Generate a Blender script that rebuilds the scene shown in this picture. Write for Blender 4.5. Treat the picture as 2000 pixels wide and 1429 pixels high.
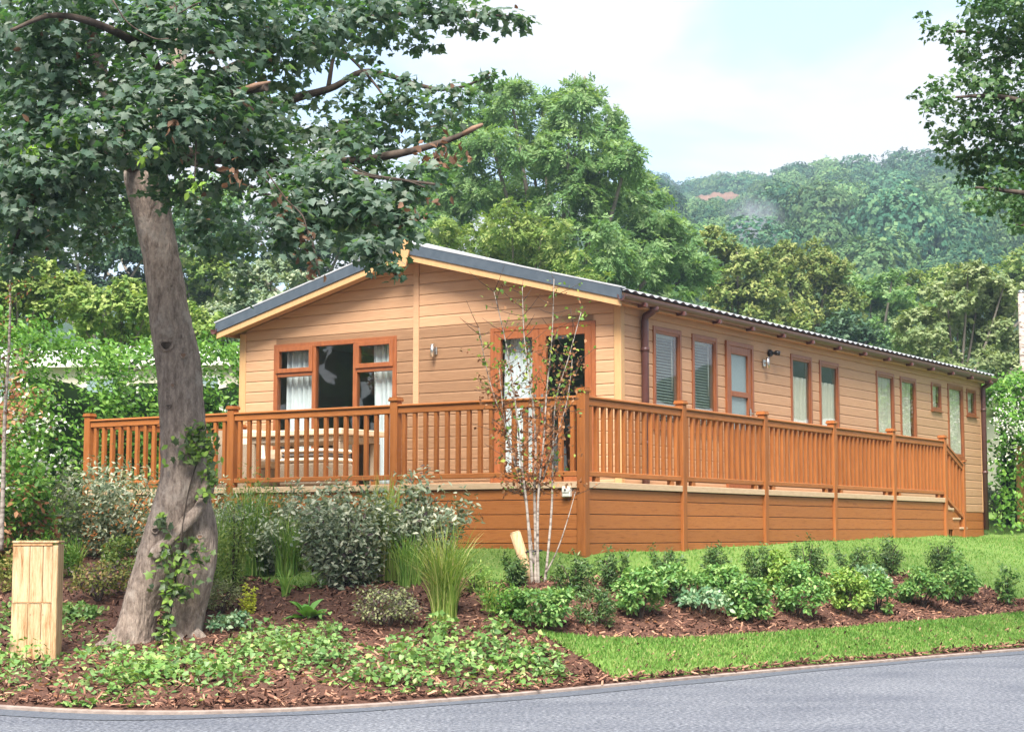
import bpy, bmesh, math, random
import numpy as np
from mathutils import Vector, Matrix, noise

for o in list(bpy.data.objects):
    bpy.data.objects.remove(o)
SC = bpy.context.scene
COL = SC.collection

# ------------------------------------------------------------------ camera
CAM_H = 1.25
F, CX, CY = 3402.0, 1000.0, 714.5          # pixels of the 2000 x 1429 photograph
TH = math.atan((1037 - CY) / F)
cam_d = bpy.data.cameras.new('camera')
cam_d.sensor_width = 36.0
cam_d.lens = F / 2000.0 * 36.0
cam_d.clip_start = 0.1
cam_d.clip_end = 4000
cam = bpy.data.objects.new('camera', cam_d)
COL.objects.link(cam)
cam.location = (0, 0, CAM_H)
cam.rotation_euler = (math.radians(90) + TH, 0, 0)
SC.camera = cam

# ------------------------------------------------------------------ light
SUN_ELEV, SUN_AZ = math.radians(52), math.radians(188)     # azimuth clockwise from +Y
world = bpy.data.worlds.new('World')
SC.world = world
world.use_nodes = True
wn = world.node_tree
wn.nodes.clear()
def wnode(t, **k):
    n = wn.nodes.new(t)
    for a, b in k.items():
        setattr(n, a, b)
    return n
w_out = wnode('ShaderNodeOutputWorld')
w_bg = wnode('ShaderNodeBackground')
w_bg.inputs['Strength'].default_value = 0.072
sky = wnode('ShaderNodeTexSky', sky_type='NISHITA', sun_disc=False)
sky.sun_elevation = SUN_ELEV
sky.sun_rotation = SUN_AZ
sky.air_density = 1.0
sky.dust_density = 1.5
w_tc = wnode('ShaderNodeTexCoord')
w_sep = wnode('ShaderNodeSeparateXYZ')
w_add = wnode('ShaderNodeMath', operation='ADD'); w_add.inputs[1].default_value = 0.22
w_max = wnode('ShaderNodeMath', operation='MAXIMUM'); w_max.inputs[1].default_value = 0.12
w_dx = wnode('ShaderNodeMath', operation='DIVIDE')
w_dy = wnode('ShaderNodeMath', operation='DIVIDE')
w_cmb = wnode('ShaderNodeCombineXYZ')
w_cmb.inputs[2].default_value = 3.1
w_no = wnode('ShaderNodeTexNoise')
w_no.inputs['Scale'].default_value = 1.6
w_no.inputs['Detail'].default_value = 5.0
w_no.inputs['Roughness'].default_value = 0.55
w_no.inputs['Distortion'].default_value = 0.4
w_rp = wnode('ShaderNodeValToRGB')
w_rp.color_ramp.interpolation = 'EASE'
w_rp.color_ramp.elements[0].position = 0.40
w_rp.color_ramp.elements[0].color = (0.22, 0.22, 0.22, 1)
w_rp.color_ramp.elements[1].position = 0.54
w_rp.color_ramp.elements[1].color = (1, 1, 1, 1)
w_mix = wnode('ShaderNodeMix', data_type='RGBA')
w_mix.inputs['B'].default_value = (3.3, 3.25, 3.3, 1)
L = wn.links.new
L(w_tc.outputs['Generated'], w_sep.inputs[0])
L(w_sep.outputs[2], w_max.inputs[0]); L(w_max.outputs[0], w_add.inputs[0])
L(w_sep.outputs[0], w_dx.inputs[0]); L(w_add.outputs[0], w_dx.inputs[1])
L(w_sep.outputs[1], w_dy.inputs[0]); L(w_add.outputs[0], w_dy.inputs[1])
L(w_dx.outputs[0], w_cmb.inputs[0]); L(w_dy.outputs[0], w_cmb.inputs[1])
L(w_cmb.outputs[0], w_no.inputs['Vector'])
L(w_no.outputs['Fac'], w_rp.inputs[0])
L(w_rp.outputs[0], w_mix.inputs['Factor'])
L(sky.outputs[0], w_mix.inputs['A'])
L(w_mix.outputs['Result'], w_bg.inputs[0])
L(w_bg.outputs[0], w_out.inputs[0])

sun_d = bpy.data.lights.new('sun', 'SUN')
sun_d.energy = 2.8
sun_d.angle = math.radians(30)
sun_d.color = (1.0, 0.95, 0.87)
sun = bpy.data.objects.new('sun', sun_d)
COL.objects.link(sun)
sdir = Vector((math.sin(SUN_AZ) * math.cos(SUN_ELEV), math.cos(SUN_AZ) * math.cos(SUN_ELEV), math.sin(SUN_ELEV)))
sun.rotation_euler = sdir.to_track_quat('Z', 'Y').to_euler()
sun.location = sdir * 60

vs = SC.view_settings
vs.view_transform = 'Standard'
vs.look = 'None'
vs.gamma = 1.0
vs.use_curve_mapping = False
vs.exposure = 2.28
SC.render.engine = 'CYCLES'
cy = SC.cycles
cy.use_denoising = True
cy.max_bounces = 6
cy.diffuse_bounces = 3
cy.glossy_bounces = 3
cy.transmission_bounces = 4
cy.transparent_max_bounces = 10
cy.volume_bounces = 0
cy.sample_clamp_indirect = 6.0
cy.caustics_reflective = False
cy.caustics_refractive = False

# ------------------------------------------------------------------ pixels -> directions
_c, _s = math.cos(TH), math.sin(TH)
def ray(x, y):
    a = (x - CX) / F; b = (CY - y) / F
    return Vector((a, _c - b * _s, _s + b * _c))
def at(x, y, Y):
    d = ray(x, y)
    v = d * (Y / d.y); v.z += CAM_H
    return v
def ppm(Y):                       # metres per photo pixel at depth Y
    return Y / F

# ------------------------------------------------------------------ helpers
def tag(o, label=None, cat=None, group=None, kind=None):
    if label: o['label'] = label
    if cat: o['category'] = cat
    if group: o['group'] = group
    if kind: o['kind'] = kind
    return o
def empty(name, loc=(0, 0, 0), rz=0.0, **k):
    o = bpy.data.objects.new(name, None)
    COL.objects.link(o)
    o.location = loc
    o.rotation_euler = (0, 0, rz)
    o.empty_display_size = 0.2
    return tag(o, **k)
def link(name, me, mat=None, parent=None, loc=None, rot=None):
    o = bpy.data.objects.new(name, me)
    COL.objects.link(o)
    if mat is not None and len(me.materials) == 0:
        me.materials.append(mat)
    if parent is not None:
        o.parent = parent
    if loc is not None: o.location = loc
    if rot is not None: o.rotation_euler = rot
    return o
def copy_tree(o, parent=None):
    c = o.copy()
    COL.objects.link(c)
    c.parent = parent
    for ch in o.children:
        copy_tree(ch, c)
    return c

class MB:
    def __init__(s):
        s.v = []; s.f = []; s.sm = []
    def add(s, vs_, fs_, smooth=False):
        b = len(s.v)
        s.v.extend([tuple(p) for p in vs_])
        for f in fs_:
            s.f.append(tuple(i + b for i in f)); s.sm.append(smooth)
        return s
    def box(s, x0, x1, y0, y1, z0, z1):
        v = [(x0,y0,z0),(x1,y0,z0),(x1,y1,z0),(x0,y1,z0),(x0,y0,z1),(x1,y0,z1),(x1,y1,z1),(x0,y1,z1)]
        return s.add(v, [(0,3,2,1),(4,5,6,7),(0,1,5,4),(1,2,6,5),(2,3,7,6),(3,0,4,7)])
    def bbox(s, x0, x1, y0, y1, z0, z1, b=0.006):
        """box with bevelled edges"""
        vs_, idx = [], {}
        for ix, (xo, xi) in enumerate(((x0, x0 + b), (x1, x1 - b))):
            for iy, (yo, yi) in enumerate(((y0, y0 + b), (y1, y1 - b))):
                for iz, (zo, zi) in enumerate(((z0, z0 + b), (z1, z1 - b))):
                    idx[ix, iy, iz] = len(vs_)
                    vs_ += [(xo, yi, zi), (xi, yo, zi), (xi, yi, zo)]
        q = lambda a, k: idx[a] + k
        fs_ = []
        for sgn in (0, 1):
            fs_.append((q((sgn,0,0),0), q((sgn,1,0),0), q((sgn,1,1),0), q((sgn,0,1),0)))
            fs_.append((q((0,sgn,0),1), q((1,sgn,0),1), q((1,sgn,1),1), q((0,sgn,1),1)))
            fs_.append((q((0,0,sgn),2), q((1,0,sgn),2), q((1,1,sgn),2), q((0,1,sgn),2)))
        for a in (0, 1):
            for c in (0, 1):
                fs_.append((q((a,c,0),0), q((a,c,1),0), q((a,c,1),1), q((a,c,0),1)))
                fs_.append((q((a,0,c),0), q((a,1,c),0), q((a,1,c),2), q((a,0,c),2)))
                fs_.append((q((0,a,c),1), q((1,a,c),1), q((1,a,c),2), q((0,a,c),2)))
        for a in (0,1):
            for c in (0,1):
                for d in (0,1):
                    fs_.append((q((a,c,d),0), q((a,c,d),1), q((a,c,d),2)))
        return s.add(vs_, fs_)
    def prism(s, prof, axis, a0, a1, caps=True, smooth=False):
        """profile of 2-D points swept along axis; 'x': prof=(y,z), 'y': prof=(x,z), 'z': prof=(x,y). a0/a1 numbers or functions of the profile point"""
        n = len(prof); vs_ = []
        for e in (a0, a1):
            for p in prof:
                a = e(p) if callable(e) else e
                vs_.append({'x': (a, p[0], p[1]), 'y': (p[0], a, p[1]), 'z': (p[0], p[1], a)}[axis])
        fs_ = [(i, (i + 1) % n, n + (i + 1) % n, n + i) for i in range(n)]
        if caps:
            fs_ += [tuple(range(n - 1, -1, -1)), tuple(range(n, 2 * n))]
        return s.add(vs_, fs_, smooth)
    def tube(s, pts, rad, n=8, caps=True, wob=0.0, smooth=True, seed=0.0, ridge=0.0):
        pts = [Vector(p) for p in pts]
        m = len(pts)
        if not hasattr(rad, '__len__'): rad = [rad] * m
        vs_ = []
        ref = Vector((0.31, 0.87, 0.13)).normalized()
        for i, p in enumerate(pts):
            t = (pts[min(i + 1, m - 1)] - pts[max(i - 1, 0)]).normalized()
            u = t.cross(ref)
            if u.length < 0.05: u = t.cross(Vector((1, 0, 0)))
            u.normalize(); w = t.cross(u)
            for k in range(n):
                a = 2 * math.pi * k / n
                d = u * math.cos(a) + w * math.sin(a)
                r = rad[i]
                if wob:
                    q = p * 1.0 + d * rad[i]
                    r *= 1 + wob * (noise.noise(Vector((q.x * 5 + seed, q.y * 5, q.z * 2.2))) + 0.5 * noise.noise(Vector((q.x * 16 + seed, q.y * 16, q.z * 5))) + ridge * abs(noise.noise(Vector((q.x * 34 + seed, q.y * 34, q.z * 7)))) + ridge * .6 * noise.noise(Vector((q.x * 60, q.y * 60, q.z * 16))))
                vs_.append(p + d * r)
        fs_ = []
        for i in range(m - 1):
            for k in range(n):
                fs_.append((i*n+k, i*n+(k+1)%n, (i+1)*n+(k+1)%n, (i+1)*n+k))
        s.add(vs_, fs_, smooth)
        if caps:
            b = len(s.v) - len(vs_)
            s.f.append(tuple(b + k for k in range(n - 1, -1, -1))); s.sm.append(False)
            s.f.append(tuple(b + (m-1)*n + k for k in range(n))); s.sm.append(False)
        return s
    def mesh(s, name='mesh'):
        me = bpy.data.meshes.new(name)
        me.from_pydata(s.v, [], s.f)
        me.polygons.foreach_set('use_smooth', s.sm)
        me.update()
        return me
    def build(s, name, mat, parent=None, loc=None, rot=None):
        return link(name, s.mesh(name), mat, parent, loc, rot)

def spline(pts, k=6):
    P = [np.array(p, float) for p in pts]
    P = [2*P[0]-P[1]] + P + [2*P[-1]-P[-2]]
    out = []
    for i in range(1, len(P) - 2):
        for j in range(k):
            t = j / k
            a, b, c, d = P[i-1], P[i], P[i+1], P[i+2]
            out.append(0.5*((2*b)+(-a+c)*t+(2*a-5*b+4*c-d)*t*t+(-a+3*b-3*c+d)*t**3))
    out.append(P[-2])
    return out

# ------------------------------------------------------------------ materials
def newmat(name):
    m = bpy.data.materials.new(name)
    m.use_nodes = True
    nt = m.node_tree
    b = nt.nodes.get('Principled BSDF')
    return m, nt, b
def ramp(nt, stops, interp='LINEAR'):
    r = nt.nodes.new('ShaderNodeValToRGB')
    e = r.color_ramp.elements
    r.color_ramp.interpolation = interp
    while len(e) < len(stops): e.new(0.5)
    for i, (p, c) in enumerate(stops):
        e[i].position = p
        e[i].color = tuple(c) + (1,) if len(c) == 3 else c
    return r
def surf(name, c1, c2, scale=6.0, rough=0.6, stretch=(1, 1, 1), bump=0.0, bscale=None, detail=5.0, spec=0.4, metal=0.0, c3=None, rnd=0.0, coord='Object', nr=0.55, lo=0.3, hi=0.7):
    """noise mottled surface; rnd = brightness spread from object to object"""
    m, nt, b = newmat(name)
    tc = nt.nodes.new('ShaderNodeTexCoord')
    mp = nt.nodes.new('ShaderNodeMapping'); mp.inputs['Scale'].default_value = stretch
    no = nt.nodes.new('ShaderNodeTexNoise')
    no.inputs['Scale'].default_value = scale; no.inputs['Detail'].default_value = detail; no.inputs['Roughness'].default_value = nr
    st = [(lo, c1), (hi, c2)] if c3 is None else [(lo, c1), ((lo + hi) / 2, c2), (hi, c3)]
    r = ramp(nt, st)
    l = nt.links.new
    if rnd:
        oi = nt.nodes.new('ShaderNodeObjectInfo')
        ad = nt.nodes.new('ShaderNodeVectorMath'); ad.operation = 'MULTIPLY_ADD'
        l(oi.outputs['Random'], ad.inputs[0]); ad.inputs[1].default_value = (37, 53, 29); l(tc.outputs[coord], ad.inputs[2])
        l(ad.outputs[0], mp.inputs[0])
    else:
        l(tc.outputs[coord], mp.inputs[0])
    l(mp.outputs[0], no.inputs['Vector']); l(no.outputs['Fac'], r.inputs[0])
    last = r.outputs[0]
    if rnd:
        mr = nt.nodes.new('ShaderNodeMapRange')
        mr.inputs[3].default_value = 1 - rnd; mr.inputs[4].default_value = 1 + rnd
        l(oi.outputs['Random'], mr.inputs[0])
        mu = nt.nodes.new('ShaderNodeMix'); mu.data_type = 'RGBA'; mu.blend_type = 'MULTIPLY'; mu.inputs['Factor'].default_value = 1
        l(last, mu.inputs['A']); l(mr.outputs[0], mu.inputs['B'])
        last = mu.outputs['Result']
    l(last, b.inputs['Base Color'])
    b.inputs['Roughness'].default_value = rough
    b.inputs['Specular IOR Level'].default_value = spec
    b.inputs['Metallic'].default_value = metal
    if bump:
        bp = nt.nodes.new('ShaderNodeBump'); bp.inputs['Strength'].default_value = bump; bp.inputs['Distance'].default_value = 0.02
        if bscale:
            n2 = nt.nodes.new('ShaderNodeTexNoise'); n2.inputs['Scale'].default_value = bscale; n2.inputs['Detail'].default_value = 6
            l(mp.outputs[0], n2.inputs['Vector']); l(n2.outputs['Fac'], bp.inputs['Height'])
        else:
            l(no.outputs['Fac'], bp.inputs['Height'])
        l(bp.outputs[0], b.inputs['Normal'])
    return m
def leafmat(name, stops, trans=0.35, rough=0.45, spec=0.35, tcol=None, patch=None, gain=1.42, spread=.1):
    """colour by the per-leaf random attribute 'var'; part of the light passes through"""
    m, nt, b = newmat(name)
    at_ = nt.nodes.new('ShaderNodeAttribute'); at_.attribute_name = 'var'
    stops = [(p_, tuple(min(v_ * gain, .8) for v_ in c_)) for p_, c_ in stops]
    r = ramp(nt, stops)
    l = nt.links.new
    l(at_.outputs['Fac'], r.inputs[0])
    last = r.outputs[0]
    if patch:
        tc = nt.nodes.new('ShaderNodeTexCoord'); no = nt.nodes.new('ShaderNodeTexNoise')
        no.inputs['Scale'].default_value = patch[0]; no.inputs['Detail'].default_value = 2
        l(tc.outputs['Object'], no.inputs['Vector'])
        pr = ramp(nt, [(0.42, (0, 0, 0)), (0.62, (1, 1, 1))]); l(no.outputs['Fac'], pr.inputs[0])
        mx = nt.nodes.new('ShaderNodeMix'); mx.data_type = 'RGBA'; mx.blend_type = 'MULTIPLY'
        l(pr.outputs[0], mx.inputs['Factor']); l(last, mx.inputs['A']); mx.inputs['B'].default_value = tuple(patch[1]) + (1,)
        last = mx.outputs['Result']
    oi = nt.nodes.new('ShaderNodeObjectInfo')
    mr = nt.nodes.new('ShaderNodeMapRange'); mr.inputs[3].default_value = 1 - spread; mr.inputs[4].default_value = 1 + spread
    l(oi.outputs['Random'], mr.inputs[0])
    mu = nt.nodes.new('ShaderNodeMix'); mu.data_type = 'RGBA'; mu.blend_type = 'MULTIPLY'; mu.inputs['Factor'].default_value = 1
    l(last, mu.inputs['A']); l(mr.outputs[0], mu.inputs['B'])
    last = mu.outputs['Result']
    l(last, b.inputs['Base Color'])
    b.inputs['Roughness'].default_value = rough
    b.inputs['Specular IOR Level'].default_value = spec * .55
    tr = nt.nodes.new('ShaderNodeBsdfTranslucent')
    tm = nt.nodes.new('ShaderNodeMix'); tm.data_type = 'RGBA'; tm.blend_type = 'MULTIPLY'; tm.inputs['Factor'].default_value = 1
    l(last, tm.inputs['A']); tm.inputs['B'].default_value = tuple(tcol or (1.25, 1.3, 0.55)) + (1,)
    l(tm.outputs['Result'], tr.inputs[0])
    ms = nt.nodes.new('ShaderNodeMixShader'); ms.inputs[0].default_value = trans
    out = nt.nodes.get('Material Output')
    l(b.outputs[0], ms.inputs[1]); l(tr.outputs[0], ms.inputs[2]); l(ms.outputs[0], out.inputs[0])
    return m
def glassmat(name, tint=(0.90, 0.93, 0.92), r0=0.08):
    m, nt, b = newmat(name)
    nt.nodes.remove(b)
    l = nt.links.new
    tr = nt.nodes.new('ShaderNodeBsdfTransparent'); tr.inputs[0].default_value = tint + (1,)
    gl = nt.nodes.new('ShaderNodeBsdfGlossy'); gl.inputs['Roughness'].default_value = 0.015
    # Schlick reflectance, the same from either side of the pane
    ge = nt.nodes.new('ShaderNodeNewGeometry')
    dt = nt.nodes.new('ShaderNodeVectorMath'); dt.operation = 'DOT_PRODUCT'
    l(ge.outputs['Incoming'], dt.inputs[0]); l(ge.outputs['Normal'], dt.inputs[1])
    def mth(op, a, b=None):
        q = nt.nodes.new('ShaderNodeMath'); q.operation = op
        for i, v in enumerate((a, b)):
            if v is None: continue
            if isinstance(v, (int, float)): q.inputs[i].default_value = v
            else: l(v, q.inputs[i])
        return q.outputs[0]
    om = mth('SUBTRACT', 1.0, mth('ABSOLUTE', dt.outputs['Value']))
    fac = mth('ADD', mth('MULTIPLY', mth('POWER', om, 5.0), 1 - r0), r0)
    tc = nt.nodes.new('ShaderNodeTexCoord'); no = nt.nodes.new('ShaderNodeTexNoise'); no.inputs['Scale'].default_value = 1.6; no.inputs['Detail'].default_value = 0
    l(tc.outputs['Object'], no.inputs['Vector'])
    bp = nt.nodes.new('ShaderNodeBump'); bp.inputs['Strength'].default_value = 0.05; bp.inputs['Distance'].default_value = 0.05
    l(no.outputs['Fac'], bp.inputs['Height']); l(bp.outputs[0], gl.inputs['Normal'])
    ms = nt.nodes.new('ShaderNodeMixShader')
    l(fac, ms.inputs[0]); l(tr.outputs[0], ms.inputs[1]); l(gl.outputs[0], ms.inputs[2])
    l(ms.outputs[0], nt.nodes.get('Material Output').inputs[0])
    return m

M = {}
M['clad_f'] = surf('cladding_front', (0.385, 0.219, 0.121), (0.462, 0.276, 0.158), 4.0, 0.55, (1.2, 6, 22), 0.12, rnd=0.06, spec=0.25)
M['clad_s'] = surf('cladding_side', (0.385, 0.219, 0.121), (0.462, 0.276, 0.158), 4.0, 0.55, (6, 1.2, 22), 0.12, rnd=0.06, spec=0.25)
M['trim'] = surf('cladding_trim', (0.42, 0.25, 0.115), (0.47, 0.285, 0.135), 5.0, 0.5, (6, 6, 1), 0.05, spec=0.3)
M['backing'] = surf('wall_backing', (0.27, 0.16, 0.08), (0.32, 0.19, 0.10), 5.0, 0.8)
M['inner'] = surf('inner_wall', (0.34, 0.33, 0.30), (0.38, 0.37, 0.34), 3.0, 0.9)
M['inner_floor'] = surf('inner_floor', (0.16, 0.12, 0.08), (0.2, 0.15, 0.1), 3.0, 0.7)
M['deck_x'] = surf('oak_plastic_x', (0.212, 0.069, 0.020), (0.340, 0.124, 0.037), 3.2, 0.5, (1.0, 9, 16), 0.05, rnd=0.10, spec=0.15, c3=(0.275, 0.094, 0.026), nr=0.7, lo=0.32, hi=0.66)
M['deck_y'] = surf('oak_plastic_y', (0.212, 0.069, 0.020), (0.340, 0.124, 0.037), 3.2, 0.5, (9, 1.0, 16), 0.05, rnd=0.10, spec=0.15, c3=(0.275, 0.094, 0.026), nr=0.7, lo=0.32, hi=0.66)
M['deck_z'] = surf('oak_plastic_z', (0.230, 0.076, 0.021), (0.322, 0.116, 0.033), 3.2, 0.5, (10, 10, 1.0), 0.04, rnd=0.10, spec=0.15)
M['frame'] = surf('window_oak', (0.185, 0.056, 0.018), (0.265, 0.086, 0.028), 4.0, 0.38, (8, 8, 1.5), 0.04, spec=0.45)
M['deck_edge'] = surf('deck_board_edge', (0.42, 0.29, 0.18), (0.5, 0.36, 0.23), 4.0, 0.6, (2, 2, 12), spec=0.3, rnd=0.05)
M['gutter'] = surf('brown_gutter', (0.075, 0.030, 0.027), (0.10, 0.042, 0.038), 5.0, 0.35, spec=0.5)
M['slate'] = surf('slate_verge', (0.045, 0.060, 0.078), (0.065, 0.082, 0.102), 5.0, 0.42, (2, 2, 2), spec=0.5)
M['roof'] = surf('grey_roof', (0.30, 0.31, 0.33), (0.42, 0.43, 0.45), 6.0, 0.38, (1, 1, 1), 0.1, spec=0.5)
M['glass'] = glassmat('window_glass')
M['frost'] = surf('frosted_glass', (0.16, 0.22, 0.23), (0.21, 0.28, 0.29), 60, 0.25, spec=0.6)
M['curtain'] = surf('white_curtain', (0.66, 0.68, 0.72), (0.76, 0.77, 0.80), 8, 0.9, (1, 1, 0.3), spec=0.1)
M['cream_blind'] = surf('cream_blind', (0.72, 0.66, 0.55), (0.80, 0.74, 0.62), 8, 0.9, spec=0.1)
M['slat'] = surf('blind_slat', (0.26, 0.30, 0.26), (0.34, 0.38, 0.33), 8, 0.5, spec=0.3)
M['steel'] = surf('brushed_steel', (0.5, 0.49, 0.47), (0.62, 0.61, 0.58), 10, 0.28, (1, 1, 8), metal=1.0)
M['black'] = surf('black_plastic', (0.012, 0.012, 0.013), (0.02, 0.02, 0.022), 10, 0.35)
M['white'] = surf('white_plastic', (0.60, 0.58, 0.52), (0.68, 0.66, 0.60), 10, 0.45)
M['rattan'] = surf('rattan', (0.20, 0.15, 0.10), (0.42, 0.34, 0.25), 90, 0.6, (1, 1, 2.4), 0.5, detail=2)
M['cushion'] = surf('cream_cushion', (0.60, 0.50, 0.38), (0.68, 0.58, 0.46), 30, 0.9, spec=0.1)
M['cushion_dark'] = surf('grey_cushion', (0.10, 0.09, 0.085), (0.15, 0.135, 0.125), 30, 0.9, spec=0.1)
M['tabletop'] = surf('pale_tabletop', (0.52, 0.40, 0.27), (0.6, 0.47, 0.33), 12, 0.5, (1, 8, 8))
M['bark'] = surf('maple_bark', (0.075, 0.055, 0.045), (0.225, 0.175, 0.145), 20, 0.9, (1, 1, 0.34), 1.0, 42, c3=(0.39, 0.315, 0.26), nr=0.82, detail=10, lo=0.34, hi=0.66, spec=0.15)
def bark_lichen(m):
    nt = m.node_tree; b = nt.nodes['Principled BSDF']; l = nt.links.new
    src = b.inputs['Base Color'].links[0].from_socket
    tc = nt.nodes.new('ShaderNodeTexCoord')
    n1 = nt.nodes.new('ShaderNodeTexNoise'); n1.inputs['Scale'].default_value = 4.5; n1.inputs['Detail'].default_value = 8; n1.inputs['Roughness'].default_value = .75
    r = ramp(nt, [(.52, (0, 0, 0)), (.62, (.75, .75, .75))]); l(tc.outputs['Object'], n1.inputs['Vector']); l(n1.outputs['Fac'], r.inputs[0])
    mx = nt.nodes.new('ShaderNodeMix'); mx.data_type = 'RGBA'
    l(r.outputs[0], mx.inputs['Factor']); l(src, mx.inputs['A']); mx.inputs['B'].default_value = (.34, .29, .25, 1)
    l(mx.outputs['Result'], b.inputs['Base Color'])
bark_lichen(M['bark'])
M['bark_dark'] = surf('twig_bark', (0.032, 0.024, 0.019), (0.095, 0.072, 0.058), 14, 0.85, (1, 1, 0.4), 0.5, spec=0.15)
M['wound'] = surf('bare_wood', (0.15, 0.085, 0.055), (0.24, 0.145, 0.095), 20, 0.8, (1, 1, 0.2), 0.4)
M['birch'] = surf('birch_bark', (0.06, 0.042, 0.036), (0.24, 0.20, 0.17), 9, 0.7, (1, 1, 3.0), 0.3, lo=0.32, hi=0.56, c3=(0.38, 0.33, 0.285), spec=0.2)
M['grey_trunk'] = surf('grey_trunk', (0.10, 0.085, 0.07), (0.2, 0.17, 0.14), 9, 0.9, (1, 1, 0.3), 0.6)
M['pine'] = surf('pale_sawn_pine', (0.22, 0.105, 0.040), (0.43, 0.285, 0.155), 3.8, 0.8, (7, 7, 0.6), 0.5, 14, c3=(0.52, 0.385, 0.24), nr=0.8, lo=0.33, hi=0.6, rnd=0.05, spec=0.2)
M['pine_stain'] = surf('stained_pine', (0.30, 0.15, 0.065), (0.50, 0.30, 0.15), 8.0, 0.8, (5, 5, 1), 0.25, spec=0.2)
M['chips'] = leafmat('bark_chips', [(0.0, (0.030, 0.014, 0.010)), (0.4, (0.085, 0.041, 0.029)), (0.75, (0.18, 0.090, 0.062)), (1.0, (0.36, 0.21, 0.14))], 0.0, 0.85, 0.15, gain=1.15)
M['mulch'] = surf('mulch_soil', (0.022, 0.013, 0.010), (0.12, 0.062, 0.045), 26, 0.95, (1, 1, 1), 1.0, c3=(0.06, 0.032, 0.024), nr=0.75, spec=0.1)
M['lawn'] = surf('lawn_ground', (0.080, 0.150, 0.032), (0.135, 0.210, 0.055), 1.3, 0.95, (1, 1, 1), 0.5, 60, c3=(0.105, 0.180, 0.042), spec=0.05)
M['grass'] = leafmat('lawn_grass', [(0.0, (0.062, 0.145, 0.026)), (0.5, (0.105, 0.195, 0.040)), (0.85, (0.165, 0.235, 0.065)), (1.0, (0.25, 0.24, 0.11))], 0.35, 0.5, 0.2, patch=(1.4, (0.70, 0.80, 0.70)))
M['kerb'] = surf('pale_edging', (0.18, 0.14, 0.12), (0.30, 0.245, 0.215), 12, 0.85, bump=0.3)
M['render'] = surf('cream_wall', (0.50, 0.45, 0.37), (0.56, 0.51, 0.42), 6, 0.8)
M['pale_roof'] = surf('pale_roof', (0.48, 0.48, 0.49), (0.58, 0.58, 0.58), 5, 0.5)
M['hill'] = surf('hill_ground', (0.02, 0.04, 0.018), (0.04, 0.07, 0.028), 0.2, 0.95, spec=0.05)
M['soil'] = surf('red_soil', (0.115, 0.072, 0.052), (0.185, 0.115, 0.085), 0.4, 0.95, (1, 1, 2), spec=0.05)
M['fence'] = surf('orange_fence', (0.40, 0.20, 0.07), (0.52, 0.28, 0.11), 6, 0.75, (5, 5, 1), 0.2, rnd=0.08)

# asphalt: fine aggregate, broad worn patches
def asphalt():
    m, nt, b = newmat('asphalt')
    l = nt.links.new
    tc = nt.nodes.new('ShaderNodeTexCoord')
    n1 = nt.nodes.new('ShaderNodeTexNoise'); n1.inputs['Scale'].default_value = 34; n1.inputs['Detail'].default_value = 4; n1.inputs['Roughness'].default_value = 0.7
    n2 = nt.nodes.new('ShaderNodeTexNoise'); n2.inputs['Scale'].default_value = 0.9; n2.inputs['Detail'].default_value = 5; n2.inputs['Roughness'].default_value = 0.65
    mp = nt.nodes.new('ShaderNodeMapping'); mp.inputs['Rotation'].default_value = (0, 0, math.radians(-40)); mp.inputs['Scale'].default_value = (0.8, 1.2, 1)
    l(tc.outputs['Object'], n1.inputs['Vector']); l(tc.outputs['Object'], mp.inputs[0]); l(mp.outputs[0], n2.inputs['Vector'])
    r1 = ramp(nt, [(0.36, (0.042, 0.047, 0.058)), (0.5, (0.112, 0.121, 0.143)), (0.66, (0.25, 0.258, 0.28))])
    r2 = ramp(nt, [(0.34, (0.72, 0.73, 0.78)), (0.62, (1.08, 1.07, 1.07))])
    l(n1.outputs['Fac'], r1.inputs[0]); l(n2.outputs['Fac'], r2.inputs[0])
    mu = nt.nodes.new('ShaderNodeMix'); mu.data_type = 'RGBA'; mu.blend_type = 'MULTIPLY'; mu.inputs['Factor'].default_value = 1
    l(r1.outputs[0], mu.inputs['A']); l(r2.outputs[0], mu.inputs['B']); l(mu.outputs['Result'], b.inputs['Base Color'])
    b.inputs['Roughness'].default_value = 0.8; b.inputs['Specular IOR Level'].default_value = 0.3
    bp = nt.nodes.new('ShaderNodeBump'); bp.inputs['Strength'].default_value = 0.5; bp.inputs['Distance'].default_value = 0.01
    l(n1.outputs['Fac'], bp.inputs['Height']); l(bp.outputs[0], b.inputs['Normal'])
    return m
M['asphalt'] = asphalt()
M['tar'] = surf('dark_tar', (0.045, 0.052, 0.068), (0.125, 0.138, 0.165), 30, 0.7, bump=0.4, detail=6, nr=0.7, spec=0.3)

# foliage colours
M['maple'] = leafmat('maple_leaves', [(0.0, (0.034, 0.062, 0.044)), (0.45, (0.062, 0.096, 0.072)), (0.85, (0.100, 0.128, 0.104)), (1.0, (0.140, 0.158, 0.132))], 0.38, 0.5, 0.4, (1.1, 1.7, 0.4))
M['maple_brown'] = leafmat('dead_maple_leaves', [(0.0, (0.075, 0.045, 0.030)), (1.0, (0.17, 0.098, 0.065))], 0.3, 0.7, 0.2, (1.2, 0.9, 0.6))
M['sprig'] = leafmat('fresh_sprigs', [(0.0, (0.10, 0.19, 0.035)), (1.0, (0.20, 0.30, 0.06))], 0.4, 0.5, 0.3)
M['sycamore'] = leafmat('right_tree_leaves', [(0.0, (0.028, 0.066, 0.026)), (0.6, (0.058, 0.115, 0.042)), (1.0, (0.11, 0.16, 0.07))], 0.30, 0.42, 0.45, (1.1, 1.5, 0.4))
M['ash'] = leafmat('ash_leaves', [(0.0, (0.062, 0.128, 0.046)), (0.5, (0.112, 0.192, 0.072)), (1.0, (0.18, 0.25, 0.112))], 0.42, 0.5, 0.3)
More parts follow.
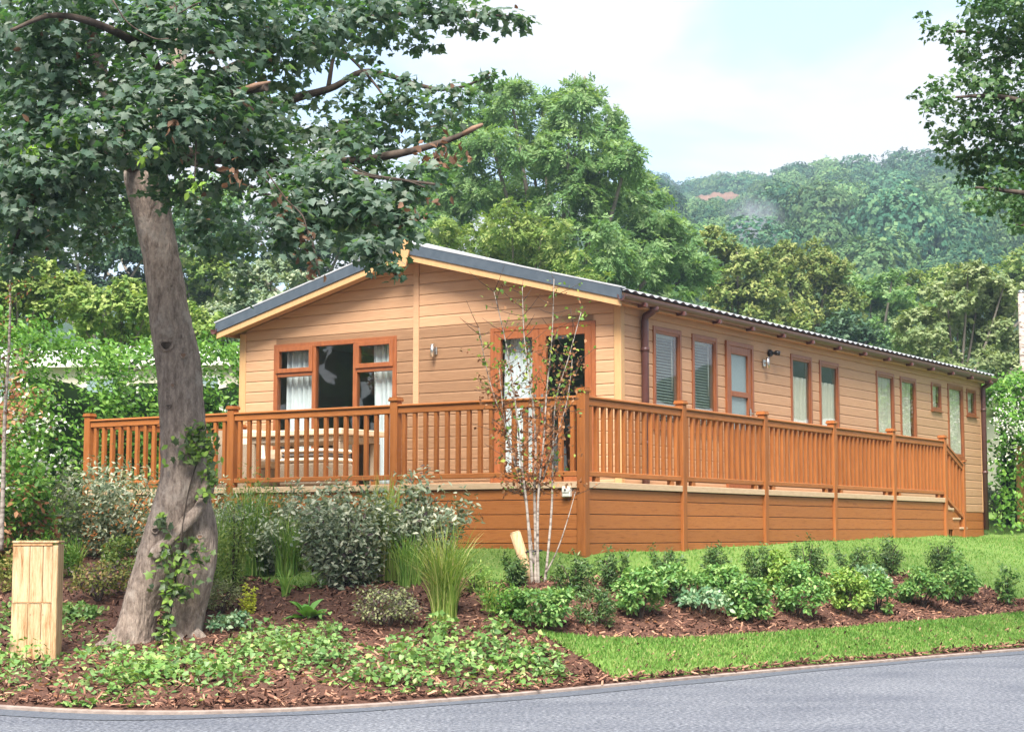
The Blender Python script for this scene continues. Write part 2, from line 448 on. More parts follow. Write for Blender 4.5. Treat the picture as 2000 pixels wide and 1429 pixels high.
M['lime'] = leafmat('lime_leaves', [(0.0, (0.060, 0.100, 0.026)), (0.5, (0.125, 0.165, 0.048)), (1.0, (0.23, 0.24, 0.085))], 0.3, 0.5, 0.3)
M['willow'] = leafmat('willow_leaves', [(0.0, (0.085, 0.125, 0.050)), (0.5, (0.145, 0.185, 0.080)), (1.0, (0.24, 0.27, 0.145))], 0.35, 0.5, 0.3)
M['bushtree'] = leafmat('hazel_leaves', [(0.0, (0.06, 0.115, 0.026)), (0.5, (0.125, 0.185, 0.045)), (1.0, (0.23, 0.27, 0.09))], 0.38, 0.5, 0.3)
M['darktree'] = leafmat('dark_tree_leaves', [(0.0, (0.022, 0.052, 0.030)), (0.6, (0.045, 0.085, 0.048)), (1.0, (0.085, 0.13, 0.075))], 0.28, 0.5, 0.3)
M['greytree'] = leafmat('grey_green_leaves', [(0.0, (0.055, 0.088, 0.055)), (0.6, (0.12, 0.16, 0.10)), (1.0, (0.24, 0.27, 0.18))], 0.28, 0.5, 0.3)
M['hillwood'] = leafmat('hill_leaves', [(0.0, (0.014, 0.052, 0.032)), (0.6, (0.036, 0.092, 0.050)), (1.0, (0.085, 0.145, 0.064))], 0.25, 0.6, 0.2, spread=.32)
M['hillwood2'] = leafmat('hill_leaves_light', [(0.0, (0.034, 0.080, 0.034)), (0.6, (0.070, 0.132, 0.052)), (1.0, (0.125, 0.185, 0.072))], 0.25, 0.6, 0.2, spread=.32)
M['vine'] = leafmat('vine_leaves', [(0.0, (0.035, 0.095, 0.014)), (0.6, (0.075, 0.17, 0.026)), (1.0, (0.15, 0.25, 0.05))], 0.35, 0.42, 0.4)
M['petal'] = leafmat('white_blossom', [(0.0, (0.55, 0.55, 0.44)), (1.0, (0.78, 0.77, 0.68))], 0.35, 0.7, 0.2, (1, 1, 1))
M['brown_leaf'] = leafmat('brown_leaves', [(0.0, (0.12, 0.055, 0.028)), (0.6, (0.22, 0.105, 0.052)), (1.0, (0.32, 0.18, 0.095))], 0.3, 0.6, 0.2, (1.2, 0.9, 0.6))
M['birch_leaf'] = leafmat('birch_leaves', [(0.0, (0.07, 0.15, 0.035)), (0.7, (0.15, 0.24, 0.05)), (1.0, (0.30, 0.33, 0.07))], 0.38, 0.4, 0.4)
M['silver'] = leafmat('silver_shrub_leaves', [(0.0, (0.075, 0.110, 0.062)), (0.4, (0.140, 0.180, 0.115)), (0.68, (0.28, 0.31, 0.22)), (1.0, (0.46, 0.46, 0.35))], 0.22, 0.32, 0.6)
M['choisya'] = leafmat('bright_shrub_leaves', [(0.0, (0.050, 0.125, 0.032)), (0.55, (0.098, 0.195, 0.052)), (1.0, (0.21, 0.30, 0.10))], 0.35, 0.35, 0.5)
M['choisya_y'] = leafmat('golden_shrub_leaves', [(0.0, (0.065, 0.135, 0.022)), (0.55, (0.125, 0.21, 0.038)), (1.0, (0.25, 0.31, 0.085))], 0.35, 0.35, 0.5)
M['bluegreen'] = leafmat('blue_green_leaves', [(0.0, (0.05, 0.12, 0.06)), (0.55, (0.12, 0.21, 0.11)), (1.0, (0.30, 0.38, 0.24))], 0.3, 0.35, 0.5)
M['box'] = leafmat('box_leaves', [(0.0, (0.025, 0.06, 0.018)), (0.6, (0.055, 0.105, 0.030)), (1.0, (0.12, 0.16, 0.06))], 0.25, 0.35, 0.5)
M['hebe'] = leafmat('hebe_leaves', [(0.0, (0.085, 0.10, 0.06)), (0.6, (0.18, 0.20, 0.09)), (1.0, (0.32, 0.33, 0.17))], 0.25, 0.5, 0.3)
M['purple'] = leafmat('purple_foliage', [(0.0, (0.045, 0.030, 0.036)), (0.6, (0.085, 0.060, 0.062)), (1.0, (0.15, 0.125, 0.10))], 0.2, 0.5, 0.3)
M['spirea'] = leafmat('spirea_leaves', [(0.0, (0.09, 0.12, 0.03)), (0.55, (0.19, 0.21, 0.06)), (0.9, (0.32, 0.25, 0.10)), (1.0, (0.42, 0.18, 0.15))], 0.35, 0.5, 0.3)
M['blade'] = leafmat('green_blades', [(0.0, (0.075, 0.16, 0.030)), (0.6, (0.15, 0.25, 0.055)), (1.0, (0.30, 0.36, 0.11))], 0.35, 0.4, 0.4)
M['blade_y'] = leafmat('yellow_green_blades', [(0.0, (0.11, 0.19, 0.030)), (0.6, (0.22, 0.29, 0.065)), (0.9, (0.38, 0.38, 0.15)), (1.0, (0.42, 0.30, 0.16))], 0.35, 0.4, 0.4)
M['yellow'] = leafmat('yellow_leaves', [(0.0, (0.25, 0.30, 0.03)), (1.0, (0.46, 0.45, 0.07))], 0.35, 0.4, 0.4)
M['orange'] = leafmat('orange_petals', [(0.0, (0.55, 0.10, 0.02)), (1.0, (0.75, 0.20, 0.03))], 0.3, 0.5, 0.3, (1, 1, 1))
M['hosta'] = leafmat('hosta_leaves', [(0.0, (0.07, 0.19, 0.035)), (1.0, (0.13, 0.27, 0.06))], 0.3, 0.35, 0.5)
M['ivy'] = leafmat('ground_ivy_leaves', [(0.0, (0.060, 0.130, 0.028)), (0.5, (0.112, 0.205, 0.050)), (0.9, (0.20, 0.29, 0.09)), (1.0, (0.30, 0.34, 0.11))], 0.3, 0.38, 0.5, patch=(1.6, (0.82, 0.85, 1.1)))
M['ivy_dark'] = leafmat('trunk_ivy_leaves', [(0.0, (0.035, 0.055, 0.030)), (0.6, (0.07, 0.105, 0.045)), (1.0, (0.13, 0.20, 0.05))], 0.25, 0.4, 0.5)

# ------------------------------------------------------------------ leaves as geometry (numpy)
def tmpl(verts, tris):
    return np.array(verts, float), np.array(tris, int)
OVATE = tmpl([(0,0,0),(-.28,.35,.06),(.28,.35,.06),(0,.42,-.03),(-.2,.72,.0),(.2,.72,.0),(0,1,-.12)],
             [(0,3,1),(0,2,3),(1,3,4),(3,2,5),(3,6,4),(3,5,6)])
LANCE = tmpl([(0,0,0),(-.15,.4,.04),(.15,.4,.04),(0,1,-.15),(0,.45,-.02)], [(0,4,1),(0,2,4),(1,4,3),(4,2,3)])
DIAM = tmpl([(0,0,0),(-.3,.45,.05),(.3,.45,.05),(0,1,-.1)], [(0,2,1),(1,2,3)])
def maple_tmpl():
    pr = [(0.0,0.0),(0.16,.05),(.46,-.02),(.34,.22),(.62,.46),(.36,.50),(.26,.62),(0,1.0)]
    left = [(-x, y) for x, y in pr[1:-1]][::-1]
    poly = pr + left
    v = [(0, .38, .03)] + [(x, y, -.22*abs(x) - .10*max(0, y-.5)) for x, y in poly]
    n = len(poly)
    return tmpl(v, [(0, 1+i, 1+(i+1) % n) for i in range(n)])
MAPLE = maple_tmpl()
def spray_tmpl(k, ln, wd, seed, droop=.35, pinnate=True):
    """a short twig of k leaflets"""
    r = random.Random(seed); V = []; T = []
    for i in range(k):
        t = (i + .5) / k
        sgn = -1 if i % 2 else 1
        base = np.array([0, t*.75, -droop*t*t])
        if pinnate:
            a = math.radians(sgn * r.uniform(40, 65)) if i < k-1 else 0
        else:
            a = r.uniform(-1.4, 1.4); base = np.array([r.uniform(-.3,.3), r.uniform(0,.6), r.uniform(-.2,.2)])
        d = np.array([math.sin(a), math.cos(a), r.uniform(-.5, .1)]); d /= np.linalg.norm(d)
        sd = np.array([math.cos(a), -math.sin(a), r.uniform(-.4,.4)])
        l_ = ln * r.uniform(.75, 1.2); w_ = wd * r.uniform(.8, 1.2)
        b = len(V)
        V += [base, base + d*l_*.5 + sd*w_*.5, base + d*l_, base + d*l_*.5 - sd*w_*.5]
        T += [(b, b+1, b+2), (b, b+2, b+3)]
    return tmpl(V, T)
ASHSPRAY = spray_tmpl(9, .42, .16, 3)
CLUMP = spray_tmpl(7, .5, .34, 5, pinnate=False)
CLUMP_S = spray_tmpl(5, .62, .42, 8, pinnate=False)
WILLOWSPRAY = spray_tmpl(8, .5, .09, 11, .5)

def nz(a):
    return a / np.maximum(np.linalg.norm(a, axis=1, keepdims=True), 1e-9)
def leaf_arrays(pos, nrm, tip, size, T, rng, width=1.0):
    tv, tf = T
    N = len(pos); k = len(tv)
    z = nz(nrm); y = tip - (tip * z).sum(1, keepdims=True) * z
    bad = np.linalg.norm(y, axis=1) < 1e-4
    y[bad] = np.cross(z[bad], [[1, .3, .2]])
    y = nz(y); x = np.cross(y, z)
    s = np.asarray(size, float).reshape(-1, 1, 1) * np.ones((N, 1, 1))
    V = pos[:, None, :] + s * (tv[None, :, 0:1]*width*x[:, None, :] + tv[None, :, 1:2]*y[:, None, :] + tv[None, :, 2:3]*z[:, None, :])
    Fc = (tf[None, :, :] + (np.arange(N) * k)[:, None, None]).reshape(-1, 3)
    return V.reshape(-1, 3), Fc, k
def tri_mesh(name, V, Fc, var=None, smooth=False):
    me = bpy.data.meshes.new(name)
    nv, nf = len(V), len(Fc)
    me.vertices.add(nv); me.loops.add(nf * 3); me.polygons.add(nf)
    me.vertices.foreach_set('co', np.ascontiguousarray(V, dtype=np.float32).ravel())
    me.loops.foreach_set('vertex_index', np.ascontiguousarray(Fc, dtype=np.int32).ravel())
    me.polygons.foreach_set('loop_start', np.arange(0, nf*3, 3, dtype=np.int32))
    me.polygons.foreach_set('loop_total', np.full(nf, 3, dtype=np.int32))
    if smooth:
        me.polygons.foreach_set('use_smooth', np.ones(nf, dtype=bool))
    if var is not None:
        a = me.attributes.new('var', 'FLOAT', 'POINT')
        a.data.foreach_set('value', np.ascontiguousarray(var, dtype=np.float32))
    me.update(calc_edges=True)
    return me
def leaves(name, pos, nrm, tip, size, T, mat, parent=None, rng=None, var=None, width=1.0, loc=None):
    rng = rng or np.random.default_rng(1)
    pos = np.asarray(pos, float)
    V, Fc, k = leaf_arrays(pos, nrm, tip, size, T, rng, width)
    v = rng.random(len(pos)) if var is None else var
    me = tri_mesh(name, V, Fc, np.repeat(v, k))
    return link(name, me, mat, parent, loc)
def rdir(n, rng):
    return nz(rng.normal(size=(n, 3)))
UP = np.array([[0, 0, 1.0]])
def clumpy(n, c, r, rng, sub=14, subr=.42, shell=.75, low=-.35):
    """points gathered in tufts over an ellipsoid; gives positions and outward directions"""
    c = np.array(c, float); r = np.array(r, float) * np.ones(3)
    d = rdir(sub * 3, rng); d = d[d[:, 2] > low + rng.random(len(d))*-.3][:sub]
    sc = d * (shell * (.75 + .45 * rng.random((len(d), 1))))
    i = rng.integers(0, len(d), n)
    dd = rdir(n, rng)
    p = sc[i] + dd * subr * (rng.random((n, 1)) ** .45) * np.array([[1, 1, .72]])
    return c + p * r, nz(p * .5 + dd * .6 + UP * .25)
def orient(out, rng, up=.55, jit=.55, droop=.35):
    n = len(out)
    nrm = nz(out * .6 + UP * up + rng.normal(size=(n, 3)) * jit)
    tip = nz(out + rng.normal(size=(n, 3)) * .7 - UP * droop)
    return nrm, tip

# ------------------------------------------------------------------ terrain
ex = [(-150, 120), (-60, 58), (-20, 27), (-9, 17.3), (-6, 14.5), (-4.5, 13.05), (-3.61, 12.45), (-2.62, 12.04), (-1.76, 12.17), (-.92, 12.63), (0, 13.4), (.79, 14.2),
      (1.79, 15.2), (2.83, 16.2), (4.03, 17.3), (5.39, 18.53), (10, 22.5), (20, 30.5), (45, 48), (150, 120)]
_ex = np.array([p[0] for p in ex]); _ey = np.array([p[1] for p in ex])
def E_(x):
    x = np.asarray(x, float)
    return sum(np.interp(x + d, _ex, _ey) for d in (-.4, -.2, 0, .2, .4)) / 5
PH = np.array([1.3053, 20.9432]); ROT = math.radians(-33.362)
XP = np.array([math.cos(ROT), math.sin(ROT)]); RP = np.array([-math.sin(ROT), math.cos(ROT)])
DA, DB, LEN, WID = 2.87, 1.2, 13.35, 6.1
def loc2w(lx, ly): return PH + lx * XP + ly * RP
ctl = [(p[0], p[1], .02) for p in ex[2:-1]]
for lx, ly, z in [(1.2,-2.87,1.02),(-.4,-2.87,1.06),(-3,-2.87,1.04),(-6,-2.87,1.0),(1.2,-.8,1.05),(1.2,1.32,1.10),(1.2,3.4,1.13),(1.2,5.5,1.155),(1.2,7.9,1.17),(0,13.35,1.175),
                  (-3,0,1.05),(-6,5,1.15),(-6,13,1.25),(-3,13,1.25),(-9,-2,1.0),(-9,6,1.2),(0,20,1.45),(-10,16,1.5),(3,16,1.35)]:
    w = loc2w(lx, ly); ctl.append((w[0], w[1], z))
ctl += [(9.7, 33, 1.42), (16, 36, 1.4), (25, 42, 1.5), (-16, 34, 1.6), (-30, 45, 2.4), (0, 60, 3.5), (30, 65, 3.2), (-40, 80, 5), (50, 90, 5), (0, 100, 7.5),
        (-3, 14.9, .29), (-5, 17, .45), (-8, 20, .7)]
ctl = np.array(ctl)
def tps(d2): return np.where(d2 > 1e-12, d2 * np.log(np.maximum(d2, 1e-12)), 0)
_n = len(ctl)
_K = tps(((ctl[:, None, :2] - ctl[None, :, :2])**2).sum(2)) + np.eye(_n) * .5
_P = np.c_[np.ones(_n), ctl[:, :2]]
_w = np.linalg.solve(np.block([[_K, _P], [_P.T, np.zeros((3, 3))]]), np.r_[ctl[:, 2], 0, 0, 0])
def T_(x, y):
    x = np.atleast_1d(np.asarray(x, float)); y = np.atleast_1d(np.asarray(y, float))
    sh = x.shape
    q = np.c_[x.ravel(), y.ravel()]
    out = np.empty(len(q))
    for a in range(0, len(q), 20000):
        b = q[a:a+20000]
        out[a:a+20000] = tps(((b[:, None, :] - ctl[None, :, :2])**2).sum(2)) @ _w[:_n] + np.c_[np.ones(len(b)), b] @ _w[_n:]
    t = q[:, 1] - E_(q[:, 0])
    k = np.clip(t / .5, 0, 1)
    out = np.clip(out, -.1, 9) * k + .02 * (1 - k)
    out += .018 * np.sin(q[:, 0]*2.1 + 1) * np.sin(q[:, 1]*1.7) * k
    far = np.clip((np.abs(q[:, 0]) - 30) / 40, 0, 1)
    out = out * (1 - far) + np.clip(t * .045, 0, 6) * far
    return out.reshape(sh)
def T1(x, y): return float(T_(x, y)[0])
def onground(px, py):
    """where the sight line through a photo pixel meets the ground"""
    d = ray(px, py); ys = np.linspace(10.5, 60, 1500)
    xs = ys * d.x / d.y; zs = CAM_H + ys * d.z / d.y
    g = T_(xs, ys) - zs
    i = np.argmax(g > 0)
    if i == 0: i = 1
    f = g[i-1] / (g[i-1] - g[i])
    Y = ys[i-1] + f * (ys[i] - ys[i-1])
    return Vector((Y * d.x / d.y, Y, T1(Y * d.x / d.y, Y)))

def grid_mesh(name, XX, YY, ZZ, mat, smooth=True):
    a, b = XX.shape
    V = np.c_[XX.ravel(), YY.ravel(), ZZ.ravel()]
    i = np.arange(a*b).reshape(a, b)
    q = np.stack([i[:-1, :-1], i[1:, :-1], i[1:, 1:], i[:-1, 1:]], -1).reshape(-1, 4)
    Fc = np.concatenate([q[:, [0, 1, 2]], q[:, [0, 2, 3]]])
    me = tri_mesh(name, V, Fc, smooth=smooth)
    return link(name, me, mat)

xs = np.unique(np.round(np.r_[np.arange(-9, 10, .14), np.linspace(-150, -9, 40), np.linspace(10, 150, 40)], 3))
ts = np.unique(np.round(np.r_[np.arange(0, 12, .16), np.linspace(12, 30, 40), np.linspace(30, 110, 30)], 3))
XX, TT = np.meshgrid(xs, ts, indexing='ij')
YY = E_(XX) + TT
tag(grid_mesh('ground', XX, YY, T_(XX, YY), M['lawn']), 'green lawn ground sloping up from the road', None, None, 'structure')
# everything beyond and below, out to the horizon
mb = MB(); mb.add([(-720, -60, -.35), (720, -60, -.35), (720, 720, -.35), (-720, 720, -.35)], [(0, 1, 2, 3)])
tag(mb.build('terrain', M['hill']), 'flat valley floor', None, None, 'structure')
# road
rt = np.r_[np.linspace(0, 1, 6), np.linspace(1.4, 14, 12), [25, 40]]
XX, TT = np.meshgrid(np.unique(np.r_[np.arange(-9, 10, .2), np.linspace(-60, -9, 14), np.linspace(10, 60, 14)]), -rt, indexing='ij')
YY = np.maximum(E_(XX) + TT, -40 + TT*.01)
tag(grid_mesh('road', XX, YY, 0.0*XX + .0 + .012*np.clip(-TT, 0, 3)*.0, M['asphalt']), 'grey asphalt road curving past the planted bank', None, None, 'structure')
# darker strip of newer tar along the edge
tx = np.arange(-9, 12, .1); tv_ = np.linspace(0, 1, 5)
TXX, TVV = np.meshgrid(tx, tv_, indexing='ij')
TW = .30 + .07*np.sin(TXX*1.3) + .03*np.sin(TXX*4.1)
tag(grid_mesh('road_edge', TXX, E_(TXX) - .03 - TW*TVV, .004 + 0*TXX, M['tar']), 'darker tar strip along the road edge', None, None, 'structure')
# thin edging strip between road and bed
ke = np.arange(-9, 12, .12)
mb = MB()
kv = []
for x in ke:
    e = float(E_(x)); wob = .006*math.sin(x*9)+.004*math.sin(x*23)
    kv += [(x, e - .012 + wob, -.01), (x, e - .012 + wob, .020), (x, e + .03, .028), (x, e + .03, -.03)]
kf = []
for i in range(len(ke) - 1):
    for j in range(3):
        kf.append((4*i+j, 4*i+4+j, 4*i+5+j, 4*i+j+1))
mb.add(kv, kf)
tag(mb.build('kerb', M['kerb']), 'low pale edging strip along the road', None, None, 'structure')

# mulch bed
bk = [onground(*p) for p in [(-330, 1052), (-150, 1055), (0, 1062), (200, 1082), (400, 1102), (520, 1146), (620, 1152), (800, 1135), (1000, 1142), (1150, 1132), (1300, 1136), (1500, 1128), (1700, 1122), (1850, 1132), (1940, 1158), (2030, 1186)]]
_bx = np.array([p.x for p in bk]); _by = np.array([p.y for p in bk])
def BK(x):
    x = np.asarray(x, float)
    return sum(np.interp(x + d, _bx, _by) for d in (-.2, 0, .2)) / 3 + .06*np.sin(x*7) + .03*np.sin(x*19)
bxs = np.arange(-7.2, _bx[-1] - .02, .07); vv = np.linspace(0, 1, 110)
XX, VV = np.meshgrid(bxs, vv, indexing='ij')
B0 = E_(XX) + .03; B1 = np.maximum(BK(XX), B0 + .02)
YY = B0 + (B1 - B0) * VV
edge = np.minimum(np.minimum(VV, 1-VV) * (B1-B0) / .18, 1)
rg = np.random.default_rng(5)
ZZ = T_(XX, YY) + .035*edge - .012*(1-edge)*(VV > .5) + .006 + rg.normal(size=XX.shape)*.006*edge
tag(grid_mesh('mulch_bed', XX, YY, ZZ, M['mulch']), 'planting bed covered with brown bark mulch', None, None, 'structure')

# lawn strip between bed and road
up_px = [(1036, 1238), (1075, 1246), (1130, 1253), (1200, 1257), (1300, 1257), (1400, 1252), (1500, 1247), (1600, 1239), (1700, 1229), (1800, 1222), (1900, 1212), (2000, 1204), (2100, 1196), (2200, 1188)]
upw = np.array([onground(*p)[:2] for p in up_px])
ns = 150
def resample(P, n):
    P = np.array(P); L_ = np.r_[0, np.cumsum(np.linalg.norm(np.diff(P, axis=0), axis=1))]
    t = np.linspace(0, L_[-1], n)
    return np.c_[np.interp(t, L_, P[:, 0]), np.interp(t, L_, P[:, 1])]
UPW = resample(upw, ns)
x_tip = 0.83
low_x = np.linspace(x_tip, UPW[-1, 0] + 1.0, 400)
LOW = resample(np.c_[low_x, E_(low_x) + .075], ns)
sv = np.linspace(0, 1, 26)
rg = np.random.default_rng(8)
PX = LOW[:, None, :] * (1 - sv)[None, :, None] + UPW[:, None, :] * sv[None, :, None]
PX[:, 0, :] += rg.normal(size=(ns, 2)) * .008; PX[:, -1, :] += rg.normal(size=(ns, 2)) * .012
GX, GY = PX[..., 0], PX[..., 1]
e2 = np.minimum(np.minimum(sv, 1 - sv)[None, :] * 12, 1) * np.ones((ns, 1))
e2[0, :] = 0
GZ = T_(GX, GY) + .006 + .062 * e2
tag(grid_mesh('lawn', GX, GY, GZ, M['lawn']), 'strip of mown turf between bark bed and road', None, None, 'structure')

# grass blades
BLADE = tmpl([(-.11, 0, 0), (.11, 0, 0), (-.07, .55, .06), (.07, .55, .06), (0, 1, .3)], [(0, 1, 3), (0, 3, 2), (2, 3, 4)])
def blades(name, x, y, z, h, label, rng, wd=1.0):
    n = len(x)
    pos = np.c_[x, y, z - .004]
    tip = nz(UP + rng.normal(size=(n, 3)) * np.array([[.42, .42, .05]]))
    nrm = nz(rng.normal(size=(n, 3)) * np.array([[1, 1, .1]]))
    o = leaves(name, pos, nrm, tip, h * (.55 + .8 * rng.random(n)), BLADE, M['grass'], None, rng, width=wd)
    return tag(o, label, None, None, 'stuff')
rng = np.random.default_rng(11)
n = 42000
si = rng.random(n) * (ns - 1.001); i0 = si.astype(int); f = (si - i0)[:, None]
svv = rng.random(n)[:, None]
lo = LOW[i0] * (1-f) + LOW[i0+1] * f; hi = UPW[i0] * (1-f) + UPW[i0+1] * f
p = lo * (1 - svv) + hi * svv
blades('grass', p[:, 0], p[:, 1], T_(p[:, 0], p[:, 1]) + .006 + .062*np.minimum(np.minimum(svv, 1-svv)*12, 1)[:, 0], .034, 'short mown grass on the strip beside the road', rng, 1.5)
n = 110000
x = rng.uniform(-4.5, 11, n); t = rng.random(n)**1.3 * 15
y = np.maximum(BK(np.minimum(x, _bx[-1])), E_(x) + .1) + t - .02
right = x > _bx[-1]
y[right] = np.maximum(E_(x[right]) + 1.3, 17.5) + t[right]
q = np.c_[x, y] - PH; lx = q @ XP; ly = q @ RP
keep = ~(((lx > -6.2) & (lx < 1.22) & (ly > -2.9) & (ly < 9.3)) | ((lx > -6.2) & (lx < .05) & (ly > -1) & (ly < 13.5)))
x, y = x[keep], y[keep]
blades('grass', x, y, T_(x, y), .032, 'short mown grass on the lawn around the lodge', rng, 1.6)

# bark chips
CHIP = tmpl([(-.5, 0, 0), (.5, .05, 0), (.42, 1.0, .05), (-.45, .9, .02), (-.35, .08, .12), (.38, .12, .15), (.3, .9, .14), (-.32, .85, .1)],
            [(4,5,6),(4,6,7),(0,1,5),(0,5,4),(1,2,6),(1,6,5),(2,3,7),(2,7,6),(3,0,4),(3,4,7)])
n = 62000
x = rng.uniform(-5.6, _bx[-1] - .1, n); v = rng.random(n) ** 1.15
b0 = E_(x) + .05; b1 = np.maximum(BK(x), b0 + .05)
y = b0 + (b1 - b0) * v
z = T_(x, y) + .036
ang = rng.random(n) * 6.28
tip = np.c_[np.cos(ang), np.sin(ang), rng.normal(size=n) * .35]
nrm = nz(UP + rng.normal(size=(n, 3)) * .5)
o = leaves('bark_chips', np.c_[x, y, z], nrm, tip, .016 + .068 * rng.random(n)**1.9, CHIP, M['chips'], None, rng, var=rng.random(n)**1.3, width=.24)
tag(o, 'loose brown bark chips scattered over the bed', None, None, 'stuff')


# ------------------------------------------------------------------ the lodge
Z_DECK, Z_SK, Z_EAVE, Z_HEAD, PITCH = 1.755, 1.59, 4.03, 3.81, .1435
SLOPE = .257
LODGE = empty('lodge', (PH[0], PH[1], 0), ROT, label='long single storey timber clad holiday lodge with low gabled roof', cat='lodge')
CXL = -WID / 2                                              # ridge line (local x)
f_open = [(-5.48, -3.363, 1.80, Z_HEAD), (-1.874, -.328, 1.80, Z_HEAD)]
s_win = [(.788, 1.536, 2.53, 3.805), (1.833, 2.552, 2.53, 3.805), (4.905, 5.649, 2.53, 3.805), (5.93, 6.665, 2.53, 3.795),
         (8.184, 8.962, 2.53, 3.81), (9.237, 9.97, 2.53, 3.80), (10.709, 11.194, 3.325, 3.805), (11.536, 12.342, 2.53, 3.84), (12.534, 13.04, 3.33, 3.815)]
s_door = (2.796, 3.632, 1.80, 3.805)
s_open = s_win + [s_door]
def rects_around(a0, a1, z0, z1, opens):
    """rectangles that fill a wall round its openings"""
    cuts = sorted({a0, a1, *[v for o in opens for v in o[:2]]})
    out = []
    for l, r in zip(cuts[:-1], cuts[1:]):
        zs = sorted([(o[2], o[3]) for o in opens if o[0] <= l + 1e-6 and o[1] >= r - 1e-6])
        z = z0
        for (p, q) in zs:
            if p > z + 1e-6: out.append((l, r, z, p))
            z = q
        if z1 > z + 1e-6: out.append((l, r, z, z1))
    return out
gable = lambda x: 4.02 + SLOPE * (3.05 - abs(x - CXL))
# wall shells (thickness 0.1), planks stand proud of them
TK = .10
mb = MB()
for (l, r, a, b) in rects_around(-WID, 0, 1.05, Z_EAVE - .01, f_open): mb.box(l, r, .002, TK, a, b)
mb.prism([(-WID, Z_EAVE - .012), (0, Z_EAVE - .012), (CXL, gable(CXL))], 'y', .002, TK)
w_front = mb.build('front_wall', M['backing'], LODGE)
mb = MB()
for (l, r, a, b) in rects_around(TK, LEN, 1.05, Z_EAVE - .01, s_open): mb.box(-TK, -.002, l, r, a, b)
w_side = mb.build('side_wall', M['backing'], LODGE)
mb = MB(); mb.box(-WID, -WID + TK, TK, LEN, 1.05, Z_EAVE - .01); mb.box(-WID + TK, -TK, LEN - TK, LEN, 1.05, Z_EAVE - .01)
mb.prism([(-WID, Z_EAVE - .012), (0, Z_EAVE - .012), (CXL, gable(CXL))], 'y', LEN - TK, LEN)
mb.build('far_wall', M['clad_s'], LODGE)
mb = MB(); mb.box(-WID + TK + .002, -TK - .002, TK + .002, LEN - TK - .002, 1.70, 1.752); mb.build('inner_floor', M['inner_floor'], LODGE)
mb = MB(); mb.box(-WID + TK + .002, -TK - .002, TK + .002, LEN - TK - .002, 3.93, 3.97)
mb.box(-WID + TK + .004, -WID + TK + .03, TK + .05, LEN - TK - .05, 1.76, 3.92)
mb.box(-WID + TK + .05, -TK - .03, 4.6, 4.66, 1.76, 3.92); mb.box(-2.4, -2.34, 4.7, LEN - TK - .05, 1.76, 3.92)
mb.box(-2.3, -TK - .03, 7.4, 7.46, 1.76, 3.92)
mb.build('inner_wall', M['inner'], LODGE)

def plank_front(z0, z1, l, r, mat, parent, name='plank', prow=.018, y_off=0.0, clip=None, thin=False):
    g = .012 if not thin else .005
    prof = [(-.001, z0 + .001), (-prow + .004, z0 + .002), (-prow, z0 + .006), (-prow, z1 - .024), (-.0115, z1 - .002), (-.001, z1)]
    lf = (lambda p: max(l, clip(p[1])[0])) if clip else l
    rf = (lambda p: min(r, clip(p[1])[1])) if clip else r
    return MB().prism([(a + y_off, b) for a, b in prof], 'x', lf, rf).build(name, mat, parent)
def plank_side(z0, z1, l, r, mat, parent, name='plank', prow=.018, x_off=0.0):
    prof = [(.001, z0 + .001), (prow - .004, z0 + .002), (prow, z0 + .006), (prow, z1 - .024), (.0115, z1 - .002), (.001, z1)]
    return MB().prism([(a + x_off, b) for a, b in prof], 'y', l, r).build(name, mat, parent)
def row_pieces(z0, z1, a0, a1, opens):
    out = []
    for (l, r, p, q) in rects_around(a0, a1, z0, z1, [(o[0], o[1], max(o[2], z0), min(o[3], z1)) for o in opens if o[3] > z0 + .002 and o[2] < z1 - .002]):
        if q - p > .02: out.append((l, r, p, q))
    # join neighbours that share the full height
    out.sort(key=lambda t: (t[2], t[3], t[0])); j = []
    for t in out:
        if j and abs(j[-1][1] - t[0]) < 1e-6 and j[-1][2:] == t[2:]: j[-1] = (j[-1][0],) + t[1:]
        else: j.append(t)
    return j
def gclip(z):
    h = (gable(CXL) - z) / SLOPE - .015
    return (CXL - h, CXL + h)
z = Z_SK + .004
fo = [(o[0] + .03, o[1] - .03, o[2], o[3] - .03) for o in f_open]
while z < gable(CXL) - .08:
    z1 = z + PITCH - .001
    cl = gclip if z1 > Z_EAVE - .05 else None
    if cl:
        c0 = cl(z1)
        if c0[1] - CXL < .12: break
    for (a, b) in ((-WID + .10, CXL - .05), (CXL + .05, -.075)):
        for (l, r, p, q) in row_pieces(z, z1, a, b, fo):
            plank_front(p, q, l, r, M['clad_f'], w_front, clip=cl)
    z += PITCH
z = Z_SK + .004
so = [(o[0] + .03, o[1] - .03, o[2], o[3] - .03) for o in s_open]
k = 0
while z < 3.90:
    z1 = z + PITCH - .001
    for (l, r, p, q) in row_pieces(z, z1, .075, LEN - .06, so):
        plank_side(p, q, l, r, M['clad_s'], w_side)
    z += PITCH
# corner trims, the joint cover in the gable, frieze board
MB().bbox(-.07, .028, -.028, .07, Z_SK, Z_EAVE - .03).build('corner_trim', M['trim'], LODGE)
MB().bbox(-WID - .02, -WID + .097, -.028, .07, Z_SK, Z_EAVE - .03).build('corner_trim', M['trim'], LODGE)
MB().bbox(-.05, .026, LEN - .058, LEN + .02, Z_SK, Z_EAVE - .03).build('corner_trim', M['trim'], LODGE)
MB().bbox(CXL - .045, CXL + .045, -.03, -.001, Z_SK, gable(CXL) - .02).build('cover_strip', M['clad_f'], LODGE)
MB().bbox(.003, .03, .072, LEN - .06, 3.885, 4.0).build('frieze_board', M['clad_s'], LODGE)
# skirt boards under the cladding
for i in range(4):
    z1 = Z_SK - .004 - i*.15; z0 = z1 - .145
    plank_side(z0, z1, .05, LEN - .005, M['deck_y'], w_side, 'skirt_board', .012)
